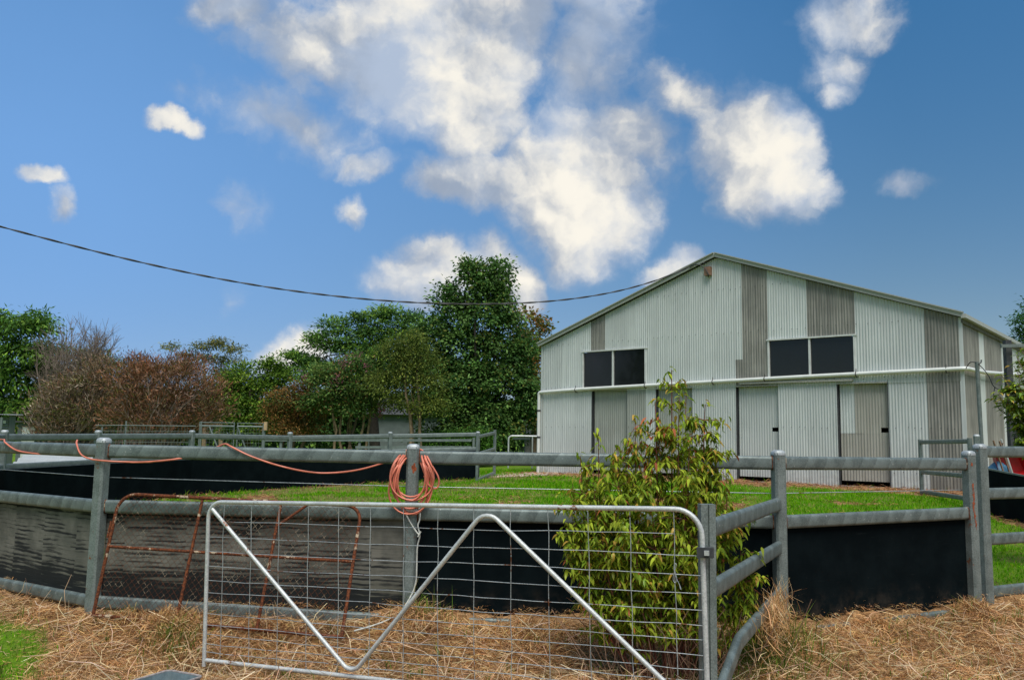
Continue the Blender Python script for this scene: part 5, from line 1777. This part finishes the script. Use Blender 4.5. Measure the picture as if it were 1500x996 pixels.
def leafy_shrub(T, stems, seed, L0, n_single, mats, wts, tone_fn, droop, per_node, stem_mat, base_r=.011, front=None, whorl=False):
    """stems: list of control-point paths with side shoots; leaves hang from every node"""
    rng = np.random.default_rng(seed)
    b = MB(); nodes = []
    for path, r0, nside, slen in stems:
        P = smooth_path(path, 8)
        b.tube(P, r0, 6, scale=list(np.linspace(1, .3, len(P))))
        d = np.gradient(P, axis=0)
        for i in range(len(P)):
            if i / len(P) > .30:
                nodes.append((P[i], unit(d[i]), i / len(P)))
        for k in range(nside):
            i = int(rng.uniform(.22, .97) * (len(P) - 1)); o = P[i]
            az = rng.uniform(0, 2 * PI); dirv = unit(np.array((math.cos(az), math.sin(az) * .8, rng.uniform(.1, .9))))
            L = slen * rng.uniform(.4, 1.0) * (1.15 - .5 * i / len(P))
            q = [o + dirv * L * t + np.array((0, 0, -.22 * L * t * t)) for t in np.linspace(0, 1, 6)]
            b.tube(q, r0 * .45, 4, scale=list(np.linspace(1, .3, 6)))
            for t in range(2, 6):
                nodes.append((q[t], dirv, .5 + .1 * t))
    b.build('stems', stem_mat, T, 60)
    C, D, Nn, cls = [], [], [], []
    for (p, d, f) in nodes:
        for k in range(per_node):
            az = rng.uniform(0, 2 * PI); o = np.array((math.cos(az), math.sin(az), 0))
            dirv = unit(o * 1.0 + d * rng.uniform(-.1, .6) + np.array((0, 0, -droop * rng.uniform(.2, 1.3))))
            C.append(p + rng.normal(size=3) * .02); D.append(dirv)
            s = np.cross(dirv, (0, 0, 1.0)); s /= np.linalg.norm(s) + 1e-9
            Nn.append(unit(np.cross(s, dirv) + rng.normal(size=3) * .25))
            cls.append(tone_fn(p, f, rng))
    C, D, Nn = np.array(C), np.array(D), np.array(Nn); cls = np.array(cls)
    n = len(C); Ln = L0 * rng.uniform(.6, 1.2, n)
    # the leaves nearest the photographer stand out one by one
    score = np.hypot(C[:, 0], C[:, 1]) + rng.uniform(0, .25, n)
    order = np.argsort(score); single = order[:n_single]; rest = order[n_single:]
    bank = leaf_bank(mats); inv = XF[T]
    for i in single:
        x = D[i]; z = Nn[i] - x * (Nn[i] @ x); z /= np.linalg.norm(z); y = np.cross(z, x)
        me = bank[mats[cls[i]]][int(rng.integers(3))]
        o = bpy.data.objects.new('leaf', me); COL.objects.link(o); o.parent = T
        m = Matrix(((x[0], y[0], z[0], C[i][0]), (x[1], y[1], z[1], C[i][1]), (x[2], y[2], z[2], C[i][2]), (0, 0, 0, 1))) @ Matrix.Scale(Ln[i], 4)
        o.matrix_basis = Matrix(inv.tolist()) @ m
    # the others as one mass, with the same shape and tones
    col = {'leaf_lime': (.31, .385, .030), 'leaf_green': (.17, .27, .020), 'leaf_red': (.44, .13, .055), 'leaf_amber': (.46, .30, .055), 'leaf_gloss': (.11, .175, .022)}
    Cc, Dd, Nd, Lr = C[rest], D[rest], Nn[rest], Ln[rest]
    S = unit(np.cross(Dd, Nd)); U = np.cross(S, Dd); m = len(rest)
    tone = np.array([col[mats[c]] for c in cls[rest]]) * np.exp(rng.normal(0, .25, (m, 1)))
    Vs = []
    for t, w, dz in ((0, .04, 0), (.3, .32, -.03), (.65, .25, -.16), (1.0, .03, -.42)):
        mid = Cc + Dd * (Lr * t * (1 - .12 * t))[:, None] + np.array((0, 0, 1.0)) * (Lr * dz)[:, None]
        Vs += [mid - S * (Lr * w / 2)[:, None] + U * (Lr * w * .15)[:, None], mid, mid + S * (Lr * w / 2)[:, None] + U * (Lr * w * .15)[:, None]]
    V = np.stack(Vs, 1).reshape(-1, 3); base = np.arange(m)[:, None] * 12
    fl = []
    for i in range(3):
        for j in range(2):
            a = i * 3 + j; fl.append(base + np.array([a, a + 1, a + 4, a + 3]))
    Fc = np.stack(fl, 1).reshape(-1, 4)
    me = np_mesh('foliage', V, Fc, {'tone': ('FLOAT_COLOR', np.repeat(np.c_[np.clip(tone, 0, 1), np.ones(m)], 12, axis=0))}, True)
    o = link_mesh('foliage', me, 'leaf', T)
    o['kind'] = 'stuff'


def build_shrub():
    Y = 7.25
    bx = sx(975, Y)
    z0 = float(gz(bx, Y))
    T = thing('leafy_shrub', 'leafy green shrub with red tinged new leaves before the yard fence', 'shrub', (bx, Y, z0))
    q = lambda px, py, dy=0.0: tuple(at(px, py, Y + dy))
    b0 = lambda dx: (bx + dx, Y + dx * .2, z0)
    stems = []
    def st(px, py, dx, ns, r=.011, dy=0.0, sl=.30):
        tip = np.array(q(px, py, dy)); bs = np.array(b0(dx)); mid = bs + (tip - bs) * .55 + np.array((dx * .5, 0, .05)); stems.append(([bs, mid, tip], r, ns, sl))
    st(984, 542, .02, 22, .013, .05, .24); st(1005, 575, .05, 14, .010, .15, .24); st(1033, 592, .10, 18, .011, .0, .26); st(960, 590, -.02, 18, .011, -.05, .24)
    st(1050, 650, .16, 20, .010, .05, .30); st(1065, 690, .2, 18, .009, -.1, .26); st(930, 612, -.10, 20, .011, .1, .28)
    st(905, 655, -.16, 20, .010, -.1, .28); st(876, 632, -.22, 13, .010, .05, .22); st(850, 668, -.26, 18, .009, -.05, .28); st(838, 700, -.28, 16, .008, .1, .26)
    st(838, 755, -.26, 13, .008, -.1, .24); st(850, 800, -.22, 9, .008, -.12, .2); st(900, 740, -.12, 24, .009, -.25, .32); st(950, 700, .0, 26, .010, -.25, .34)
    st(1000, 690, .08, 26, .010, -.22, .34); st(1045, 745, .16, 22, .009, -.15, .32); st(1085, 790, .26, 15, .008, -.05, .28); st(1092, 835, .3, 12, .007, -.1, .24)
    st(985, 770, .05, 13, .009, -.35, .32); st(930, 775, -.08, 13, .009, -.35, .32); st(880, 775, -.16, 10, .008, -.3, .3); st(1030, 800, .14, 9, .008, -.3, .28); st(995, 580, .03, 16, .009, -.1, .24); st(965, 610, -.01, 18, .009, .0, .26); st(1030, 620, .08, 16, .009, .1, .24); st(870, 700, -.16, 20, .009, .15, .32); st(925, 690, -.06, 24, .010, .12, .34); st(1020, 640, .07, 20, .010, .1, .3)

    st(915, 660, -.1, 20, .010, .05, .26); st(960, 640, 0, 22, .010, .1, .26); st(1010, 650, .05, 20, .010, -.1, .26); st(1040, 690, .12, 18, .009, .1, .26); st(870, 720, -.2, 16, .009, -.1, .26)

    def tone(p, f, rng):
        # new growth at the top centre is red and amber
        c = at(940, 640, Y); r = np.hypot(p[0] - c[0], (p[2] - c[2]) * 1.0)
        u = rng.random()
        if r < .25 and u < .36:
            return 2 if rng.random() < .6 else 3
        if u < .10:
            return 3
        if u < .112:
            return 2
        return 0 if rng.random() < .62 else 1
    leafy_shrub(T, stems, 31, .074, 300, ['leaf_lime', 'leaf_green', 'leaf_red', 'leaf_amber'], None, tone, .75, 6, 'stem_red')
    # dead canes under the shrub
    rng = np.random.default_rng(8); b = MB()
    for k in range(90):
        o = np.array((bx + rng.normal() * .32, Y - .1 + rng.normal() * .18, z0 - .03)); e = o + np.array((rng.normal() * .30, rng.normal() * .15 - .05, rng.uniform(.2, .75)))
        b.tube(smooth_path([o, (o + e) / 2 + rng.normal(size=3) * .05, e], 3), .0035, 3, caps=False)
    tag(b.build('dead_canes', 'timber', T, 60), kind='stuff')
    # the glossy small tree at the right edge, trunk out of the picture
    Y2 = 11.2
    bx2 = sx(1548, Y2); z2 = float(gz(bx2, Y2))
    T = thing('glossy_tree', 'small glossy leaved tree reaching in at the right edge', 'tree', (bx2, Y2, z2))
    stems = []
    q2 = lambda px, py, dy=0.0: tuple(at(px, py, Y2 + dy))
    for (px, py, dy, ns) in ((1485, 536, 0, 10), (1466, 548, .1, 12), (1462, 578, -.1, 13), (1468, 600, .15, 13), (1484, 622, 0, 13), (1496, 510, .1, 11), (1500, 570, -.2, 16), (1520, 540, 0, 16), (1515, 600, .1, 18), (1540, 480, 0, 14), (1560, 520, .2, 16), (1575, 580, 0, 16), (1560, 620, .1, 14), (1492, 592, .1, 14), (1503, 632, .0, 11), (1474, 560, .0, 14), (1480, 590, .1, 15), (1490, 560, -.1, 15), (1476, 612, .05, 13), (1490, 640, .1, 13), (1488, 520, .0, 10)):
        tip = np.array(q2(px, py, dy)); bs = np.array((bx2, Y2, z2 + .9 + (600 - py) * .004)); mid = bs + (tip - bs) * .5 + np.array((0, 0, .12)); stems.append(([bs, mid, tip], .014, ns, .30))
    leafy_shrub(T, stems, 37, .115, 150, ['leaf_lime', 'leaf_green', 'leaf_amber', 'leaf_gloss'], None,
                lambda p, f, rng: int(rng.choice([0, 1, 2, 3], p=[.20, .30, .05, .45])), -.1, 5, 'bark_pale')
    MB().tube([(bx2, Y2, z2 - .2), (bx2 + .03, Y2, z2 + 1.2), (bx2, Y2, z2 + 2.2)], .06, 8, scale=[1.2, 1, .5]).build('trunk', 'bark_pale', T, 60)


build_shrub()


# ------------------------------------------------------------------ straw, grass
def strands(n, X, Y, Zg, length, width, tone, rng, lift=.25, up=0.0, z_jit=.03, seg=2):
    """bent strips lying on the ground: centre points X, Y"""
    az = rng.uniform(0, 2 * PI, n); pitch = rng.normal(0, lift, n) + up
    d = np.stack([np.cos(az) * np.cos(pitch), np.sin(az) * np.cos(pitch), np.sin(pitch)], 1)
    side = unit(np.cross(d, np.array([0, 0, 1.0]) + rng.normal(size=(n, 3)) * .5))
    c = np.stack([X, Y, Zg + z_jit * rng.random(n) + np.abs(np.sin(pitch)) * length * .5], 1)
    bend = rng.normal(size=(n, 3)) * (length * .12)[:, None]; bend[:, 2] = -np.abs(bend[:, 2]) * .6
    Vs = []
    ts = np.linspace(-1, 1, seg + 1)
    for t in ts:
        p = c + d * (length * .5 * t)[:, None] + bend * (t * t)
        w = width * (1 - .35 * abs(t))
        Vs += [p - side * (w / 2)[:, None], p + side * (w / 2)[:, None]]
    V = np.stack(Vs, 1).reshape(-1, 3); m = 2 * (seg + 1)
    base = np.arange(n)[:, None] * m
    Fc = np.stack([base + np.array([2 * i, 2 * i + 1, 2 * i + 3, 2 * i + 2]) for i in range(seg)], 1).reshape(-1, 4)
    return V, Fc, np.repeat(tone, m, axis=0)


def blades(n, X, Y, Zg, h, w, tone, rng, lean=.45):
    az = rng.uniform(0, 2 * PI, n); ln = np.abs(rng.normal(0, lean, n))
    d = np.stack([np.cos(az) * np.sin(ln), np.sin(az) * np.sin(ln), np.cos(ln)], 1)
    fa = rng.uniform(0, 2 * PI, n); side = np.stack([np.cos(fa), np.sin(fa), 0 * fa], 1)
    o = np.stack([X, Y, Zg - .01], 1)
    a, b = o - side * (w / 2)[:, None], o + side * (w / 2)[:, None]
    mid = o + d * (h * .55)[:, None]
    tip = o + d * h[:, None] + np.stack([np.cos(az), np.sin(az), -.5 + 0 * az], 1) * (h * .28)[:, None]
    ma, mb = mid - side * (w * .38)[:, None], mid + side * (w * .38)[:, None]
    V = np.stack([a, b, ma, mb, tip], 1).reshape(-1, 3)
    i = np.arange(n)[:, None] * 5
    F3 = np.concatenate([i + np.array([0, 1, 3]), i + np.array([0, 3, 2]), i + np.array([2, 3, 4])], 1).reshape(-1, 3)
    return V, F3, np.repeat(tone, 5, axis=0)


STRAW = [(.65, .41, .195), (.52, .29, .120), (.36, .18, .067), (.76, .56, .32), (.18, .09, .036), (.54, .365, .135)]
SW = [4, 5, 4, 1.8, 2.5, 1]


def scatter(n, rng, y0, y1, power=1.0, half=.66):
    y = y0 + (y1 - y0) * rng.random(n) ** power
    x = (rng.random(n) * 2 - 1) * half * y
    return x, y


def build_hay():
    rng = np.random.default_rng(21)
    parts = []
    # hay over the front ground, denser towards the camera
    x, y = scatter(430000, rng, 4.3, 12.0, 1.25)
    h = hay_f(x, y)
    sd = ring_sd(x, y)
    keep = (rng.random(len(x)) < h * .95) & (sd > -.10)
    x, y = x[keep], y[keep]; n = len(x)
    s = .7 + .06 * y
    clump = fbm2d(x * 3.1, y * 3.1, 3)
    tone = tones(rng, n, STRAW, SW, .25); tone[:, :3] *= (.55 + .78 * clump)[:, None]
    parts.append(strands(n, x, y, gz(x, y), rng.uniform(.03, .125, n) * s, rng.uniform(.0022, .0044, n) * s, tone, rng, .22, 0.0, .03))
    # long loose stalks on top
    x, y = scatter(9000, rng, 4.3, 9.4, 1.1); k = (hay_f(x, y) > .6) & (ring_sd(x, y) > .05); x, y = x[k], y[k]; n = len(x)
    parts.append(strands(n, x, y, gz(x, y), rng.uniform(.18, .42, n), rng.uniform(.004, .007, n), tones(rng, n, [(.58, .43, .26), (.50, .34, .19), (.66, .54, .37)], [3, 3, 1], .18), rng, .3, 0.0, .06))
    # heaps piled against posts and the leaning gate: steeper strands
    for (mx, my, r, hh) in MOUNDS[:8]:
        n = int(5200 * r * max(hh, .1) / .12)
        x = mx + rng.normal(0, r * .62, n); y = my + rng.normal(0, r * .5, n)
        k = ring_sd(x, y) > .03; x, y = x[k], y[k]; n = len(x)
        parts.append(strands(n, x, y, gz(x, y) - .01, rng.uniform(.06, .18, n), rng.uniform(.003, .0055, n), tones(rng, n, STRAW, SW, .25), rng, .4, .15, .05))
    # strip along the barn, edge of the far wall
    x, y = scatter(150000, rng, 10.0, 31.0, .8); h = hay_f(x, y); s_, t_ = barn_st(x, y)
    k = (rng.random(len(x)) < h * .7) & ~((t_ > -.02) & (s_ > -.05) & (s_ < BL + .05)) & (ring_sd(x, y) < 3.0); x, y = x[k], y[k]; n = len(x)
    parts.append(strands(n, x, y, gz(x, y), rng.uniform(.08, .22, n), rng.uniform(.008, .015, n), tones(rng, n, [(.36, .18, .085), (.27, .125, .055), (.46, .28, .15), (.16, .075, .036)], [4, 4, 2, 2], .25), rng, .22, .05, .03))
    V = np.concatenate([p[0] for p in parts]); off = np.cumsum([0] + [len(p[0]) for p in parts[:-1]])
    Fc = np.concatenate([p[1] + o for p, o in zip(parts, off)]); tn = np.concatenate([p[2] for p in parts])
    o = link_mesh('hay', np_mesh('hay', V, Fc, {'tone': ('FLOAT_COLOR', tn)}), 'straw')
    tag(o, 'dry brown cut hay strewn over the ground before the fence', 'hay', kind='stuff')
    # hay caught over the bent rail and on the wing fence foot
    n = 700
    a, b = np.array(GP), np.array(P3); t = rng.normal(.74, .09, n); px = a[0] + (b[0] - a[0]) * t; py = a[1] + (b[1] - a[1]) * t
    x = px + rng.normal(0, .05, n) + .05; y = py + rng.normal(0, .05, n) - .05
    z = .215 - np.abs(rng.normal(0, .20, n)) + .02
    V, Fc, tn = strands(n, x, y, np.maximum(z, gz(x, y)), rng.uniform(.08, .26, n), rng.uniform(.003, .005, n), tones(rng, n, STRAW, SW, .25), rng, .6, -.75, .02)
    o = link_mesh('hay_tuft', np_mesh('hay_tuft', V, Fc, {'tone': ('FLOAT_COLOR', tn)}), 'straw')
    tag(o, 'tuft of dry hay caught over the bent bottom rail', 'hay', kind='stuff')


build_hay()


def build_grass():
    rng = np.random.default_rng(22)
    G = [(.105, .335, .002), (.150, .385, .004), (.075, .270, .002), (.24, .42, .010), (.38, .36, .06)]
    GW = [4, 4, 3, 1.4, 0.5]
    parts = []
    # lawn inside the yard
    x, y = scatter(330000, rng, 8.6, 31.0, .9, .66)
    sd = ring_sd(x, y); h = hay_f(x, y, sd); s_, t_ = barn_st(x, y)
    n1 = fbm2d(x * 1.3 + 7, y * 1.3 + 3, 4)
    k = (rng.random(len(x)) < (1 - h) * (.55 + .45 * sstep(.38, .55, n1))) & ~((t_ > -.1) & (s_ > -.1) & (s_ < BL + .1)) & (sd < 4.5)
    x, y, n1 = x[k], y[k], n1[k]; n = len(x)
    tone = tones(rng, n, G, GW, .2)
    dry = (rng.random(n) < sstep(.58, .42, n1) * .8 * sstep(1.5, -2.0, x) + sstep(.46, .34, n1) * .7 + .05); tone[dry, :3] = tones(rng, int(dry.sum()), [(.40, .30, .15), (.32, .24, .10)], [1, 1], .2)[:, :3]
    sc = .55 + .045 * y
    parts.append(blades(n, x, y, gz(x, y), rng.uniform(.035, .085, n) * sc * np.where(dry, .7, 1), rng.uniform(.006, .011, n) * sc, tone, rng, .5))
    # green corner at the front left and pasture at the right
    x, y = scatter(90000, rng, 4.4, 13.0, 1.1); sd = ring_sd(x, y); h = hay_f(x, y, sd)
    k = (sd > .0) & (rng.random(len(x)) < (1 - h) * .9); x, y = x[k], y[k]; n = len(x)
    parts.append(blades(n, x, y, gz(x, y), rng.uniform(.04, .11, n), rng.uniform(.004, .008, n), tones(rng, n, G, GW, .25), rng, .6))
    # single sprouts coming through the hay
    m = 1000; cx, cy = scatter(m, rng, 4.5, 9.2, 1.0); kk = (ring_sd(cx, cy) > .1) & ((cx > 1.6) | (rng.random(m) < .45)); cx, cy = cx[kk], cy[kk]
    rep = rng.integers(2, 9, len(cx)); x = np.repeat(cx, rep) + rng.normal(0, .025, rep.sum()); y = np.repeat(cy, rep) + rng.normal(0, .025, rep.sum()); n = len(x)
    parts.append(blades(n, x, y, gz(x, y) + .02, rng.uniform(.06, .18, n), rng.uniform(.005, .009, n), tones(rng, n, [(.14, .22, .03), (.10, .17, .03), (.24, .28, .06)], [3, 2, 1], .25), rng, .35))
    # rank tufts along the fence foot, by the wing and the left end of the gate
    for (tx, ty, sx_, sy_, n, hh) in ((2.15, 7.75, .30, .22, 900, .34), (2.3, 8.0, .18, .15, 260, .42), (-2.88, 7.72, .13, .12, 200, .24), (-.72, 8.05, .12, .06, 70, .42), (4.7, 9.1, .08, .08, 40, .25), (1.7, 7.2, .35, .3, 500, .24), (-3.6, 8.3, .05, .05, 30, .2), (1.85, 6.6, .22, .2, 160, .16)):
        x = tx + rng.normal(0, sx_, n); y = ty + rng.normal(0, sy_, n); k = ring_sd(x, y) > .04; x, y = x[k], y[k]; n = len(x)
        parts.append(blades(n, x, y, gz(x, y), rng.uniform(.4, 1.0, n) * hh, rng.uniform(.005, .009, n), tones(rng, n, [(.085, .16, .02), (.14, .22, .03), (.30, .24, .10)], [4, 3, 1], .25), rng, .45))
    # weeds along barn foot and yard wall
    x, y = scatter(60000, rng, 12, 30, .8); s_, t_ = barn_st(x, y); sd = ring_sd(x, y)
    k = (((np.abs(t_ + .08) < .06) & (s_ > 0) & (s_ < BL) & (rng.random(len(x)) < .5)) | ((np.abs(sd + .12) < .1) & (x < -.9))) ; x, y = x[k], y[k]; n = len(x)
    parts.append(blades(n, x, y, gz(x, y), rng.uniform(.05, .22, n), rng.uniform(.01, .018, n), tones(rng, n, G + [(.3, .2, .1)], GW + [4], .25), rng, .4))
    V = np.concatenate([p[0] for p in parts]); off = np.cumsum([0] + [len(p[0]) for p in parts[:-1]])
    Fc = np.concatenate([p[1] + o for p, o in zip(parts, off)]); tn = np.concatenate([p[2] for p in parts])
    o = link_mesh('grass', np_mesh('grass', V, Fc, {'tone': ('FLOAT_COLOR', tn)}), 'blade')
    tag(o, 'short bright green grass inside the round yard', 'grass', kind='stuff')


build_grass()
